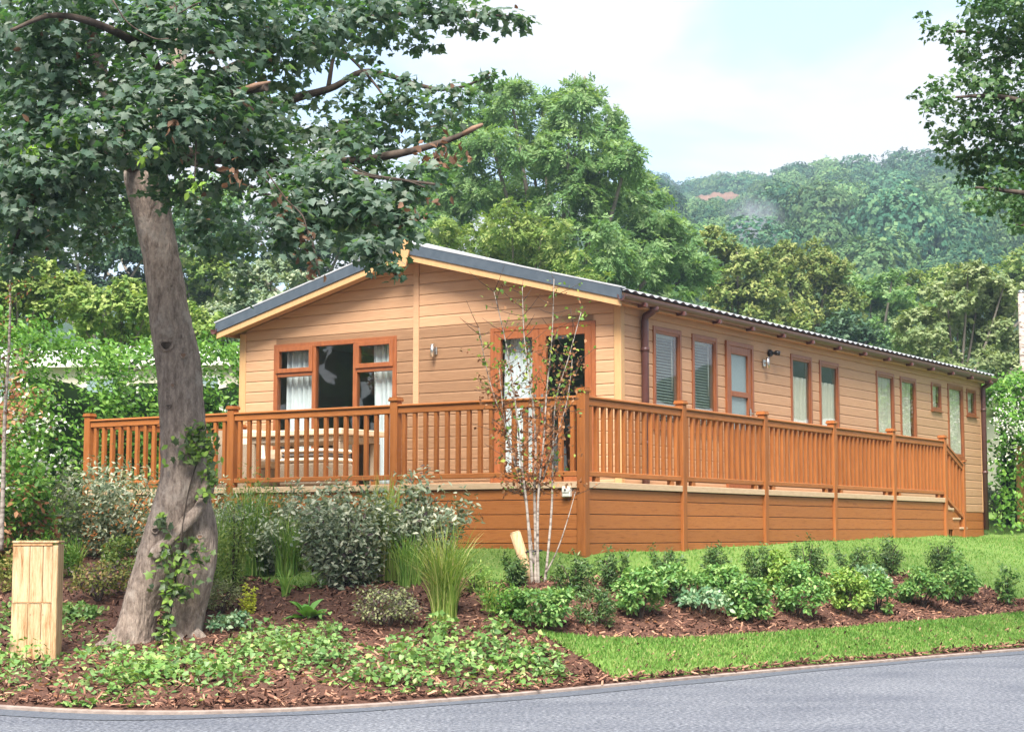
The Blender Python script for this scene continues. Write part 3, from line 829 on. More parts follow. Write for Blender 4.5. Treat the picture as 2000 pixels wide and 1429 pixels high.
# ---- roof
OH, OV = .30, .17                                         # front and eave overhang
def rz(x): return 4.02 + SLOPE * (3.05 - abs(x - CXL)) + .10
roof = empty('roof', (0, 0, 0)); roof.parent = LODGE
def slope_slab(x0, x1, y0, y1, lo_, hi_):
    """slab that follows one roof slope; lo_/hi_ offsets above rz"""
    return MB().prism([(x0, rz(x0) + lo_), (x1, rz(x1) + lo_), (x1, rz(x1) + hi_), (x0, rz(x0) + hi_)], 'y', y0, y1)
XR, XL = OV, -WID - OV
for (a, b) in ((CXL, XR), (XL, CXL)):
    slope_slab(a, b, -OH + .03, LEN + .15, -.06, .02).build('soffit', M['clad_s'], roof)
# tile-effect roof sheets: corrugated across the slope, one mesh per slope
def roof_sheet(x0, x1):
    ys = np.linspace(-OH + .01, LEN + .2, 700)
    nx = 2
    V = []; Fc = []
    wav = .014 * np.cos(ys * 2 * math.pi / .205) ** 1
    tt = np.linspace(0, 1, 3)
    for t in tt:
        x = x0 + (x1 - x0) * t
        for y, w in zip(ys, wav): V.append((x, y, rz(x) + .05 + w))
    m_ = len(ys)
    for i in range(len(tt) - 1):
        for j in range(m_ - 1):
            Fc += [(i*m_+j, i*m_+j+1, (i+1)*m_+j+1), (i*m_+j, (i+1)*m_+j+1, (i+1)*m_+j)]
    return tri_mesh('roof_sheet', np.array(V), np.array(Fc), smooth=True)
for (a, b) in ((CXL, XR + .05), (XL - .05, CXL)):
    o = link('roof_sheet', roof_sheet(a, b), M['roof'], roof)
    sm = o.modifiers.new('thickness', 'SOLIDIFY'); sm.thickness = .008
    # slate coloured verge and tan barge board on the gable
    slope_slab(a + (.0 if a == CXL else .02), b - (.0 if b == CXL else .02), -OH - .03, -OH + .005, -.065, .070).build('verge', M['slate'], roof)
    slope_slab(a, b, -OH - .035, -OH + .06, .071, .090).build('verge_cap', M['roof'], roof)
    slope_slab(a + (.0 if a == CXL else .03), b - (.0 if b == CXL else .03), -OH - .012, -OH + .02, -.150, -.068).build('barge_board', M['trim'], roof)
    slope_slab(a + (.0 if a == CXL else .05), b - (.0 if b == CXL else .05), -OH + .021, -.032, -.10, -.062).build('gable_soffit', M['clad_f'], roof)
MB().prism([(CXL - .13, rz(CXL) - .05), (CXL - .075, rz(CXL) - .25), (CXL + .075, rz(CXL) - .25), (CXL + .13, rz(CXL) - .05), (CXL + .12, rz(CXL) + .105), (CXL, rz(CXL) + .135), (CXL - .12, rz(CXL) + .105)], 'y', -OH - .06, -OH - .034).build('apex_board', M['trim'], roof)
MB().prism([(CXL - .12, rz(CXL) + .06), (CXL, rz(CXL) + .115), (CXL + .12, rz(CXL) + .06), (CXL, rz(CXL) + .135)], 'y', -OH + .07, LEN + .15).build('ridge_cap', M['roof'], roof)
# eaves boards and gutters
MB().bbox(OV - .035, OV - .008, -OH + .02, LEN + .15, 3.955, 4.06).build('eaves_board', M['clad_s'], roof)
MB().bbox(-WID - OV + .008, -WID - OV + .035, -OH + .02, LEN + .15, 3.955, 4.06).build('eaves_board', M['clad_s'], roof)
MB().box(.032, OV - .036, 0, LEN + .1, 3.965, 3.98).build('soffit', M['clad_s'], roof)
def gutter(xa, sgn):
    a = [math.pi * i / 10 for i in range(11)]
    prof = [(xa + sgn*.055 - sgn*.055*math.cos(t), 4.055 - .078*math.sin(t)) for t in a]
    inn = [(xa + sgn*.055 - sgn*.047*math.cos(t), 4.055 - .068*math.sin(t)) for t in a][::-1]
    return MB().prism(prof + inn, 'y', -OH - .05, LEN + .22, smooth=False)
g = gutter(OV - .004, 1).build('gutter', M['gutter'], LODGE)
gutter(-WID - OV + .004, -1).build('gutter', M['gutter'], LODGE)
y = .15
while y < LEN:
    MB().bbox(OV - .01, OV + .112, y, y + .05, 3.95, 4.0, .004).build('gutter_bracket', M['gutter'], g)
    y += 1.0
def downpipe(y, x=.06, yk=.0):
    mb = MB()
    mb.tube([(OV + .03, y, 3.99), (OV + .01, y, 3.94), (x + .02, y + yk, 3.885), (x + .01, y + yk, 3.83), (x + .01, y + yk, 1.28)], .047, 12, wob=0)
    o = mb.build('downpipe', M['gutter'], LODGE)
    MB().tube([(OV + .03, y, 4.0), (OV + .03, y, 3.93)], .06, 12).build('collar', M['gutter'], o)
    for zz in (3.45, 2.3):
        MB().tube([(x + .01, y + yk, zz), (x + .01, y + yk, zz + .05)], .055, 12).build('clip', M['gutter'], o)
downpipe(.50); downpipe(LEN - .02, .055)

# ---- windows and doors
def frame_ring(axis, a0, a1, z0, z1, w, d0, d1):
    """four butted bars round an opening; axis 'f' lies in the front wall (depth along -y), 's' in the side wall (depth along +x)"""
    mb = MB()
    def bar(l, r, p, q):
        if axis == 'f': mb.bbox(l, r, -d1, -d0, p, q, .005)
        else: mb.bbox(d0, d1, l, r, p, q, .005)
    bar(a0, a0 + w, z0, z1); bar(a1 - w, a1, z0, z1)
    bar(a0 + w - .004, a1 - w + .004, z1 - w, z1 - .001); bar(a0 + w - .004, a1 - w + .004, z0 + .001, z0 + w)
    return mb
def pane_box(axis, a0, a1, z0, z1, d=0.0):
    mb = MB()
    if axis == 'f': mb.box(a0, a1, -d - .003, -d + .003, z0, z1)
    else: mb.box(d - .003, d + .003, a0, a1, z0, z1)
    return mb
# gable window: three lights, the outer two with top-hung sashes
W = empty('window'); W.parent = LODGE
l, r, b, t = f_open[0]
frame_ring('f', l, r, b, t, .065, -.05, .035).build('frame', M['frame'], W)
for (a, c) in ((-4.80, -4.735), (-4.09, -4.022)):
    MB().bbox(a, c, -.032, .045, b + .065, t - .066, .005).build('mullion', M['frame'], W)
for (a, c) in ((l + .066, -4.801), (-4.021, r - .066)):
    MB().bbox(a, c, -.030, .045, 3.355, 3.405, .005).build('transom', M['frame'], W)
    frame_ring('f', a - .02, c + .02, 3.407, t - .045, .062, -.02, .052).build('sash', M['frame'], W)
    pane_box('f', a + .04, c - .04, 3.465, t - .105, .02).build('pane', M['glass'], W)
    pane_box('f', a, c, b + .065, 3.356, -.005).build('pane', M['glass'], W)
pane_box('f', -4.736, -4.089, b + .065, t - .065, -.005).build('pane', M['glass'], W)
# french door
D = empty('french_door'); D.parent = LODGE
l, r, b, t = f_open[1]
frame_ring('f', l, r, b, t, .055, -.05, .035).build('frame', M['frame'], D)
for (a, c, hs) in ((l + .057, -1.147, 1), (-1.143, r - .057, -1)):
    lf = frame_ring('f', a, c, b + .03, t - .056, .098, -.03, .030).build('door_leaf', M['frame'], D)
    pane_box('f', a + .095, c - .095, b + .12, t - .15, -.002).build('pane', M['glass'], lf)
    hx = c - .05 if hs > 0 else a + .05
    MB().bbox(hx - .018, hx + .018, -.045, -.03, 2.72, 2.94, .004).tube([(hx, -.04, 2.84), (hx, -.075, 2.84), (hx - hs*.11, -.075, 2.84)], .009, 8).build('handle', M['steel'], lf)
for (y0, y1, z0, z1) in s_win:
    W = empty('window'); W.parent = LODGE
    sm_w = z1 - z0 < .8
    fw, sw = (.042, .024) if sm_w else (.058, .034)
    frame_ring('s', y0, y1, z0, z1, fw, -.05, .034).build('frame', M['frame'], W)
    frame_ring('s', y0 + fw - .006, y1 - fw + .006, z0 + fw - .006, z1 - fw + .006, sw, -.045, .022).build('sash', M['frame'], W)
    pane_box('s', y0 + fw + sw - .01, y1 - fw - sw + .01, z0 + fw + sw - .01, z1 - fw - sw + .01, .004).build('pane', M['glass'], W)
    MB().bbox(-.02, .062, y0 - .02, y1 + .02, z0 - .028, z0 - .001, .005).build('sill', M['frame'], W)
y0, y1, z0, z1 = s_door
D = empty('side_door'); D.parent = LODGE
frame_ring('s', y0, y1, z0, z1, .062, -.05, .048).build('frame', M['frame'], D)
lf = frame_ring('s', y0 + .06, y1 - .06, z0 + .03, z1 - .06, .105, -.04, .034).build('door_leaf', M['frame'], D)
MB().bbox(-.03, .036, y0 + .166, y1 - .166, 3.065, 3.135, .005).build('mid_rail', M['frame'], lf)
pane_box('s', y0 + .16, y1 - .16, 3.13, z1 - .155, .0).build('pane', M['frost'], lf)
pane_box('s', y0 + .16, y1 - .16, 2.62, 3.07, .0).build('pane', M['frost'], lf)
MB().bbox(-.025, .02, y0 + .16, y1 - .16, z0 + .12, 2.62, .005).build('door_panel', M['frame'], lf)
MB().bbox(.036, .048, y1 - .135, y1 - .095, 2.70, 2.92, .004).tube([(.04, y1 - .115, 2.85), (.085, y1 - .115, 2.85), (.085, y1 - .22, 2.85)], .010, 8).build('handle', M['steel'], lf)

# ---- curtains and blinds (hang inside the windows, things of their own)
def l2w(lx, ly, z=0.0):
    w = loc2w(lx, ly); return (w[0], w[1], z)
def curtain(axis, a0, a1, z0, z1, folds, label, gather=.0, seed=0, mat='curtain', group=None):
    n = 70; rr = random.Random(seed); ph = rr.random() * 6
    V = []; m_ = 14
    for j in range(m_ + 1):
        t = j / m_; zz = z1 + (z0 - z1) * t
        for i in range(n + 1):
            s_ = i / n
            a = a0 + (a1 - a0) * s_ * (1 + gather * math.sin(t * 3.1)) + .012 * math.sin(s_*folds*6.3 + 3*t)
            d = .14 + .035 * math.sin(s_*folds*6.283 + ph + .8*t) + .012 * math.sin(s_*folds*15 + t*2)
            V.append((a, d, zz) if axis == 'f' else (-d + .085, a, zz))
    Fc = []
    for j in range(m_):
        for i in range(n):
            q = j*(n+1) + i
            Fc += [(q, q+1, q+n+2), (q, q+n+2, q+n+1)]
    o = link('curtain', tri_mesh('curtain', np.array(V), np.array(Fc), smooth=True), M[mat], None, l2w(0, 0), (0, 0, ROT))
    sm = o.modifiers.new('thickness', 'SOLIDIFY'); sm.thickness = .004
    return tag(o, label, 'curtain', group)
curtain('f', -5.40, -4.90, 1.78, 3.79, 5, 'white curtain at the end of the gable window farthest from the french doors', .0, 1)
curtain('f', -3.86, -3.38, 1.78, 3.79, 5, 'white curtain at the end of the gable window nearest the wall lamp', .0, 2)
curtain('f', -1.78, -1.33, 1.78, 3.79, 5, 'white curtain behind the french door leaf', .0, 3)
blind_label = 'pale venetian blind in the tall side window %s'
for (y0, y1, z0, z1), wh in ((s_win[0], 'nearest the brown downpipe at the gable corner'), (s_win[1], 'right beside the half glazed side door')):
    B = empty('venetian_blind', l2w(0, 0), ROT, label=blind_label % wh, cat='blind')
    mb = MB(); zz = z1 - .14
    while zz > z0 + .08:
        mb.add([(-.085, y0 + .07, zz + .013), (-.085, y1 - .07, zz + .013), (-.055, y1 - .07, zz - .009), (-.055, y0 + .07, zz - .009),
                (-.085, y0 + .07, zz + .010), (-.085, y1 - .07, zz + .010), (-.055, y1 - .07, zz - .012), (-.055, y0 + .07, zz - .012)], [(0,1,2,3),(7,6,5,4),(0,4,5,1),(3,2,6,7)])
        zz -= .037
    o = mb.build('slats', M['slat'], B); o['kind'] = 'stuff'
    MB().bbox(-.10, -.045, y0 + .06, y1 - .06, z1 - .12, z1 - .07).build('head_rail', M['slat'], B)
    for yy in (y0 + .2, y1 - .2):
        MB().tube([(-.07, yy, z1 - .1), (-.07, yy, z0 + .07)], .004, 5).build('cord', M['slat'], B)
    MB().tube([(-.045, y1 - .13, z1 - .12), (-.045, y1 - .13, z0 + .5)], .007, 6).build('wand', M['white'], B)
for i, wh in ((2, 'beside the black security lamp, standing in for a pale reflection'), (3, 'following the one beside the lamps, standing in for a pale reflection'), (4, 'in the middle of the long wall'), (5, 'just before the small square window'), (7, 'above the deck steps')):
    y0, y1, z0, z1 = s_win[i]
    curtain('s', y0 + .09, y1 - .09, z0 + .02, z1 - .02 - (.30 if i < 4 else 0), 4, 'cream curtain drawn across the tall side window ' + wh, 0, 20 + i, 'cream_blind')  # the two shorter curtains are added in place of a pale reflection
for i, wh in ((6, 'square side window before the last tall window'), (8, 'square side window nearest the rear downpipe')):
    y0, y1, z0, z1 = s_win[i]
    o = MB().bbox(-.06, -.05, y0 + .06, y1 - .06, z0 + .02, z1 - .02, .002).build('roller_blind', M['cream_blind'], None, l2w(0, 0), (0, 0, ROT))
    MB().tube([(-.10, y0 + .05, z1 - .05), (-.10, y1 - .05, z1 - .05)], .02, 8).build('roller', M['white'], o)
    tag(o, 'cream roller blind in the small ' + wh, 'blind')

# sofa seen dimly through the gable window
S = empty('sofa', l2w(-4.5, 2.6, 1.752), ROT, label='pale sofa standing inside behind the gable window', cat='sofa')
MB().bbox(-.95, .95, -.42, .42, .12, .42, .05).build('seat', M['cushion'], S)
MB().bbox(-.95, .95, .25, .48, .40, .88, .06).build('backrest', M['cushion'], S)
for sx in (-1, 1):
    MB().bbox(min(sx*.95, sx*1.12), max(sx*.95, sx*1.12), -.42, .45, .05, .62, .04).build('armrest', M['cushion'], S)
    for sy in (-.35, .35):
        MB().box(sx*.9 - .03, sx*.9 + .03, sy - .03, sy + .03, 0, .12).build('leg', M['black'], S)

# ---- lamps on the walls
def wall_lamp(axis, a, z, label, name='wall_lamp'):
    lo_ = l2w(a, -.02) if axis == 'f' else l2w(.02, a)
    L_ = empty(name, (lo_[0], lo_[1], z), ROT if axis == 'f' else ROT + math.pi/2, label=label, cat='lamp', group='steel cylinder lamps on the lodge walls')
    MB().bbox(-.035, .035, -.025, .0, -.05, .05, .006).build('back_plate', M['steel'], L_)
    MB().tube([(0, -.02, 0), (0, -.06, 0)], .012, 8).build('arm', M['steel'], L_)
    MB().tube([(0, -.07, -.08), (0, -.07, .08)], .026, 16).build('cylinder', M['steel'], L_)
    MB().tube([(0, -.07, .0805), (0, -.07, .084)], .02, 16).build('lens', M['white'], L_)
wall_lamp('f', -2.735, 3.57, 'small steel cylinder wall lamp on the gable wall')
wall_lamp('s', 3.985, 3.59, 'small steel cylinder wall lamp beside the side door')
lo_ = l2w(.024, 4.18)
S = empty('security_lamp', (lo_[0], lo_[1], 3.745), ROT + math.pi/2, label='black round security lamp high on the long side wall', cat='lamp')
MB().tube([(0, 0, 0), (0, -.03, 0), (0, -.05, 0)], [.055, .05, .035], 16).build('base', M['black'], S)
MB().tube([(0, -.045, 0), (0, -.09, .0)], .02, 10).build('arm', M['black'], S)
MB().tube([(0, -.085, .0), (0.01, -.11, 0), (.03, -.155, -.01)], [.03, .038, .034], 14).build('head', M['black'], S)

# ------------------------------------------------------------------ deck
DECK = empty('raised_deck', (PH[0], PH[1], 0), ROT, label='raised wraparound deck with wide brown skirting boards', cat='deck')
xs_, fr = DB, -DA
fp = [-6.03, -3.62, -1.21, 1.2]                                # posts along the front
sp = [-2.87 + i*2.15 for i in range(1, 6)]                     # posts along the side, after the corner
SK_END = sp[-1]
# deck boards run along the lodge's length on the front terrace and the walk
x = -6.03
while x < xs_ - .01:
    x1 = min(x + .141, xs_ + .02)
    MB().bbox(x, x1 - .005, fr - .02, -.035 if x < .03 else SK_END + .02, 1.715, Z_DECK, .003).build('deck_board', M['deck_edge'], DECK)
    x += .141
# edge trims
for a, b in zip(fp[:-1], fp[1:]):
    MB().bbox(a + .052, b - .052, fr - .045, fr - .0205, 1.692, Z_DECK + .004, .004).build('edge_trim', M['deck_edge'], DECK)
edges = [-2.87] + sp
for a, b in zip(edges[:-1], edges[1:]):
    MB().bbox(xs_ + .0205, xs_ + .045, a + .052, b - .052, 1.692, Z_DECK + .004, .004).build('edge_trim', M['deck_edge'], DECK)
MB().bbox(-6.075, -6.0305, fr + .05, -.04, 1.692, Z_DECK + .004, .004).build('edge_trim', M['deck_edge'], DECK)
lines = [1.690, 1.575, 1.425, 1.275, 1.125, .975, .825]
for a, b in zip(fp[:-1], fp[1:]):
    for q, p in zip(lines[:-1], lines[1:]):
        prof = [(fr + .02, p + .003), (fr - .016, p + .004), (fr - .016, q - .010), (fr - .008, q - .004), (fr + .02, q - .003)]
        MB().prism(prof, 'x', a + .048, b - .048).build('skirting_board', M['deck_x'], DECK)
for a, b in zip(edges[:-1], edges[1:]):
    for q, p in zip(lines[:-1], lines[1:]):
        prof = [(xs_ - .02, p + .003), (xs_ + .016, p + .004), (xs_ + .016, q - .010), (xs_ + .008, q - .004), (xs_ - .02, q - .003)]
        MB().prism(prof, 'y', a + .048, b - .048).build('skirting_board', M['deck_y'], DECK)
for q, p in zip(lines[:-1], lines[1:]):
    MB().bbox(-6.05, -6.02, fr + .05, -.05, p + .003, q - .004, .004).build('skirting_board', M['deck_y'], DECK)
MB().box(-6.0, xs_ - .03, fr + .025, fr + .035, .85, 1.70).box(xs_ - .035, xs_ - .025, fr + .04, SK_END, .85, 1.70).build('skirting_frame', M['black'], DECK)

BAL = empty('balustrade', (PH[0], PH[1], 0), ROT, label='golden brown slatted balustrade around the raised deck', cat='balustrade')
post_me = MB().bbox(-.05, .05, -.05, .05, .80, 2.675, .007).mesh('post')
cap_me = MB().bbox(-.064, .064, -.064, .064, 2.676, 2.706, .006).prism([(-.055, -.055), (.055, -.055), (.055, .055), (-.055, .055)], 'z', 2.707, lambda p: 2.722).mesh('post_cap')
slim_me = MB().bbox(-.043, .043, -.043, .043, .80, 2.675, .006).mesh('post')
balu_me = MB().bbox(-.023, .023, -.023, .023, 1.862, 2.545, .004).mesh('baluster')
def post(x, y, me=post_me):
    o = link('post', me, M['deck_z'], BAL, (x, y, 0))
    link('post_cap', cap_me, M['deck_z'], o)
for x in fp: post(x, fr)
for y in sp: post(xs_, y)
post(-6.03, -.06)
def bay(ax, a0, a1, off):
    mat = M['deck_x'] if ax == 'x' else M['deck_y']
    def bar(name, w, z0, z1, bv=.006):
        mb = MB()
        if ax == 'x': mb.bbox(a0 + .052, a1 - .052, off - w, off + w, z0, z1, bv)
        else: mb.bbox(off - w, off + w, a0 + .052, a1 - .052, z0, z1, bv)
        return mb.build(name, mat, BAL)
    bar('rail_cap', .050, 2.612, 2.640, .008); bar('top_rail', .032, 2.540, 2.611)
    bar('bottom_rail', .030, 1.812, 1.866)
    for t in (.12, .88):
        a = a0 + (a1 - a0) * t
        mb = MB(); z0, z1 = Z_DECK + .001, 1.811
        mb.bbox(*((a - .04, a + .04, off - .025, off + .025) if ax == 'x' else (off - .025, off + .025, a - .04, a + .04)), z0, z1, .003).build('rail_foot', mat, BAL)
    n = round((a1 - a0 - .1) / .142) - 1
    for i in range(n + 1):
        a = a0 + .05 + (a1 - a0 - .1) * (i + .5) / (n + 1)
        link('baluster', balu_me, M['deck_z'], BAL, (a, off, 0) if ax == 'x' else (off, a, 0))
for a, b in zip(fp[:-1], fp[1:]): bay('x', a, b, fr)
for a, b in zip(edges[:-1], edges[1:]): bay('y', a, b, xs_)
bay('y', fr, -.06, -6.03)

# steps at the far end of the side walk
ST = empty('deck_steps', l2w(0, 0), ROT, label='short flight of wooden steps with handrail at the deck end', cat='steps')
y0 = SK_END + .055
NS, GO, RI = 4, .30, .147
for i in range(1, NS):
    zt = Z_DECK - RI * i
    ya = y0 + GO * (i - 1)
    MB().bbox(.05, xs_ + .03, ya - .01, ya + GO + .025, zt - .032, zt, .004).build('tread', M['deck_edge'], ST)
    for q, p in ((zt - .034, max(zt - .034 - .147, .9)), (zt - .034 - .15, zt - .33)):
        if q - p > .05 and q > 1.05:
            MB().bbox(xs_ - .012, xs_ + .014, ya, ya + GO, max(p, .95), q, .004).build('side_board', M['deck_y'], ST)
    MB().bbox(.05, xs_ - .02, ya + GO - .03, ya + GO - .004, .95, zt - .034, .003).build('riser', M['deck_x'], ST)
yn = y0 + GO * (NS - 1) - .10
MB().bbox(xs_ - .046, xs_ + .046, yn - .046, yn + .046, .85, 2.33, .006).build('newel_post', M['deck_z'], ST)
o = MB().bbox(xs_ - .06, xs_ + .06, yn - .06, yn + .06, 2.331, 2.36, .006).build('newel_cap', M['deck_z'], ST)
sl = -(2.60 - 2.27) / (yn - SK_END)
def sloped(name, w, h0, h1):
    f = lambda y_: 2.60 + sl * (y_ - SK_END)
    a, b = SK_END + .052, yn - .048
    MB().prism([(a, f(a) + h0), (b, f(b) + h0), (b, f(b) + h1), (a, f(a) + h1)], 'x', xs_ - w, xs_ + w).build(name, M['deck_y'], ST)
sloped('handrail', .046, -.0, .03); sloped('top_rail', .03, -.07, -.001); sloped('bottom_rail', .03, -.83, -.78)
for i in range(5):
    a = SK_END + .052 + (yn - SK_END - .1) * (i + .5) / 5
    f = 2.60 + sl * (a - SK_END)
    MB().bbox(xs_ - .021, xs_ + .021, a - .021, a + .021, f - .785, f - .065, .003).build('baluster', M['deck_z'], ST)

# weatherproof socket on the skirting beside the corner post
lo_ = l2w(1.03, fr - .018)
S = empty('socket_box', (lo_[0], lo_[1], 1.655), ROT, label='small cream outdoor socket box on the skirting beside the corner post', cat='socket')
MB().bbox(-.05, .05, -.05, 0, -.055, .055, .008).build('housing', M['white'], S)
MB().bbox(-.042, .042, -.058, -.0505, -.01, .046, .004).build('cover', M['white'], S)
MB().tube([(.0, -.057, .018), (.0, -.066, .018)], .010, 10).build('button', M['black'], S)

# ---- rattan furniture on the terrace
def slab(mb, x0, x1, y0, y1, z0, z1, b): return mb.bbox(x0, x1, y0, y1, z0, z1, b)
def armchair(x, y, rz_, label):
    A = empty('rattan_armchair', l2w(x, y, Z_DECK + .001), ROT + rz_, label=label, cat='armchair', group='rattan armchairs on the deck')
    MB().bbox(-.33, .33, -.32, .32, .06, .30, .03).build('seat_base', M['rattan'], A)
    MB().prism([(-.40, .02), (-.30, .02), (-.30, .50), (-.33, .56), (-.40, .56)], 'y', -.34, .34).build('arm', M['rattan'], A)
    MB().prism([(.40, .02), (.30, .02), (.30, .50), (.33, .56), (.40, .56)], 'y', -.34, .34).build('arm', M['rattan'], A)
    MB().prism([(.28, .02), (.38, .02), (.46, .78), (.36, .80)], 'x', -.40, .40).build('back', M['rattan'], A)
    MB().bbox(-.29, .29, -.33, .26, .30, .42, .035).build('seat_cushion', M['cushion'], A)
    MB().prism([(.20, .42), (.29, .42), (.365, .80), (.28, .82)], 'x', -.28, .28).build('back_cushion', M['cushion'], A)
    return A
armchair(-4.78, -1.15, math.radians(75), 'rattan armchair with cream cushions beyond the pale table')
armchair(-4.55, -2.15, math.radians(155), 'rattan armchair with its back towards the front rail of the deck')
T = empty('terrace_table', l2w(-3.65, -1.35, Z_DECK + .001), ROT, label='rattan table with pale slab top on the deck', cat='table')
MB().bbox(-.80, .80, -.45, .45, .66, .735, .012).build('table_top', M['tabletop'], T)
MB().bbox(-.74, .74, -.40, .40, .58, .658, .01).build('apron', M['rattan'], T)
for sx in (-1, 1):
    for sy in (-1, 1):
        MB().bbox(sx*.69 - .05, sx*.69 + .05, sy*.36 - .05, sy*.36 + .05, 0, .579, .01).build('leg', M['rattan'], T)
S = empty('rattan_footstool', l2w(-2.98, -2.1, Z_DECK + .001), ROT, label='rattan footstool with striped cushion behind the front rail', cat='footstool')
MB().bbox(-.36, .36, -.26, .26, .03, .30, .02).build('base', M['rattan'], S)
MB().bbox(-.36, .36, -.27, .27, .302, .36, .025).build('cushion', M['cushion'], S)
MB().bbox(-.34, .34, -.26, .26, .361, .41, .022).build('cushion', M['cushion_dark'], S)
MB().bbox(-.35, .35, -.265, .265, .411, .465, .024).build('cushion', M['cushion'], S)

# ------------------------------------------------------------------ garden: builders
def stuff(o):
    o['kind'] = 'stuff'; return o
def limb_pts(pts, k=6): return [Vector(p) for p in spline([tuple(p) for p in pts], k)]
def px_path(lst):
    return [at(x, y, Y) for x, y, Y in lst]

def shrub(name, label, cat, px, py, wpx, hpx, T, size, n, mat, seed, group=None, form='dome', low=-.55, stems=5, mat2=None, frac2=.0, width=1.0, up=.45, deep=1.0, clumps=None):
    g = onground(px, py); Y = g.y
    w, h = wpx * ppm(Y) / 2, hpx * ppm(Y)
    rng = np.random.default_rng(seed)
    R = empty(name, g, 0, label=label, cat=cat, group=group)
    if form == 'dome':
        p, out = clumpy(n, (0, 0, h * .52), (w, w * deep, h * .52), rng, sub=clumps or 22, subr=.36, shell=.72, low=low)
    else:                                                    # upright sprays from the base
        k = clumps or 14
        a = rng.random(k) * 6.283; lean = rng.random(k) ** .6 * 1.0 + .05
        hh = h * (.62 + .40 * rng.random(k)) * (1 - .22 * lean); hh[0] = h
        i = rng.integers(0, k, n); t = rng.random(n) ** .8
        rr = lean[i] * w * (.35 + .65 * t)
        p = np.c_[np.cos(a[i]) * rr, np.sin(a[i]) * rr, hh[i] * (.08 + .92 * t)] + rng.normal(size=(n, 3)) * min(w * .11, .09)
        out = nz(np.c_[np.cos(a[i]), np.sin(a[i]), .9 * np.ones(n)] + rng.normal(size=(n, 3)) * .6)
    p[:, 2] = np.maximum(p[:, 2], .015)
    nrm, tip = orient(out, rng, up, .55, -.15)
    sz = size * (.65 + .6 * rng.random(n))
    if mat2 and frac2:
        s_ = rng.random(n) < frac2
        stuff(leaves('foliage', p[s_], nrm[s_], tip[s_], sz[s_], T, M[mat2], R, rng, width=width))
        s_ = ~s_
        stuff(leaves('foliage', p[s_], nrm[s_], tip[s_], sz[s_], T, M[mat], R, rng, width=width))
    else:
        stuff(leaves('foliage', p, nrm, tip, sz, T, M[mat], R, rng, width=width))
    rr = random.Random(seed)
    for i in range(stems):
        a = rr.random() * 6.283; q = rr.uniform(.3, .75)
        e = Vector((math.cos(a) * w * q, math.sin(a) * w * q, h * rr.uniform(.5, .85)))
        MB().tube(limb_pts([(0, 0, -.03), e * .45 + Vector((0, 0, h * .08)), e], 3), [.011, .010, .009, .008, .006, .005, .004], 5).build('stem', M['bark_dark'], R)
    return R

def grass_clump(name, label, px, py, hpx, spread, n, mat, seed, wd=.012, arch=.8, base=.06, group=None, cat='grass clump', lean=None):
    g = onground(px, py); h = hpx * ppm(g.y)
    rng = np.random.default_rng(seed)
    R = empty(name, g, 0, label=label, cat=cat, group=group)
    seg = 6
    a = rng.random(n) * 6.283
    L_ = h * (.6 + .55 * rng.random(n))
    sp_ = spread * (.15 + .85 * rng.random(n))
    br = base * np.sqrt(rng.random(n)); ba = rng.random(n) * 6.283
    side = np.c_[-np.sin(a), np.cos(a), np.zeros(n)]
    tw = rng.normal(size=n) * .5
    side = nz(side * np.cos(tw)[:, None] + np.c_[np.cos(a), np.sin(a), np.zeros(n)] * np.sin(tw)[:, None])
    V = np.zeros((n, seg * 2 + 1, 3))
    for j in range(seg + 1):
        t = j / seg
        r_ = br + L_ * sp_ * (t ** 1.9)
        zz = L_ * (t - arch * sp_ * .62 * t ** 2.6)
        c = np.c_[br * np.cos(ba) + (r_ - br) * np.cos(a), br * np.sin(ba) + (r_ - br) * np.sin(a), np.maximum(zz, .01)]
        w_ = wd * (1 - t ** 2.2) * .5 + .0008
        if j < seg:
            V[:, 2*j] = c - side * w_; V[:, 2*j+1] = c + side * w_
        else: V[:, 2*j] = c
    fs_ = []
    for j in range(seg - 1):
        fs_ += [(2*j, 2*j+1, 2*j+3), (2*j, 2*j+3, 2*j+2)]
    fs_ += [(2*seg-2, 2*seg-1, 2*seg)]
    fs_ = np.array(fs_); k = seg*2 + 1
    Fc = (fs_[None] + (np.arange(n) * k)[:, None, None]).reshape(-1, 3)
    stuff(link('blades', tri_mesh('blades', V.reshape(-1, 3), Fc, np.repeat(rng.random(n), k)), M[mat], R))
    return R

# ------------------------------------------------------------------ the big maple
TG = onground(300, 1258); TY = TG.y
MAP = empty('maple_tree', TG, 0, label='large leaning maple with thick grey trunk beside the wooden bollard', cat='tree')
def rel(v): return Vector(v) - TG
def tp(x, y, d=0.0): return rel(at(x, y, TY + d))
def trunk_tube(pts, rad, n=22, k=8, wob=.10, seed=0.0):
    P = limb_pts(pts, k)
    m = len(pts); rr = []
    for i in range(len(P)):
        u = i / k; j = min(int(u), m - 2); f = u - j
        rr.append(rad[j] * (1 - f) + rad[j+1] * f)
    return MB().tube(P, rr, n, True, wob, True, seed, .55)
pm = ppm(TY)
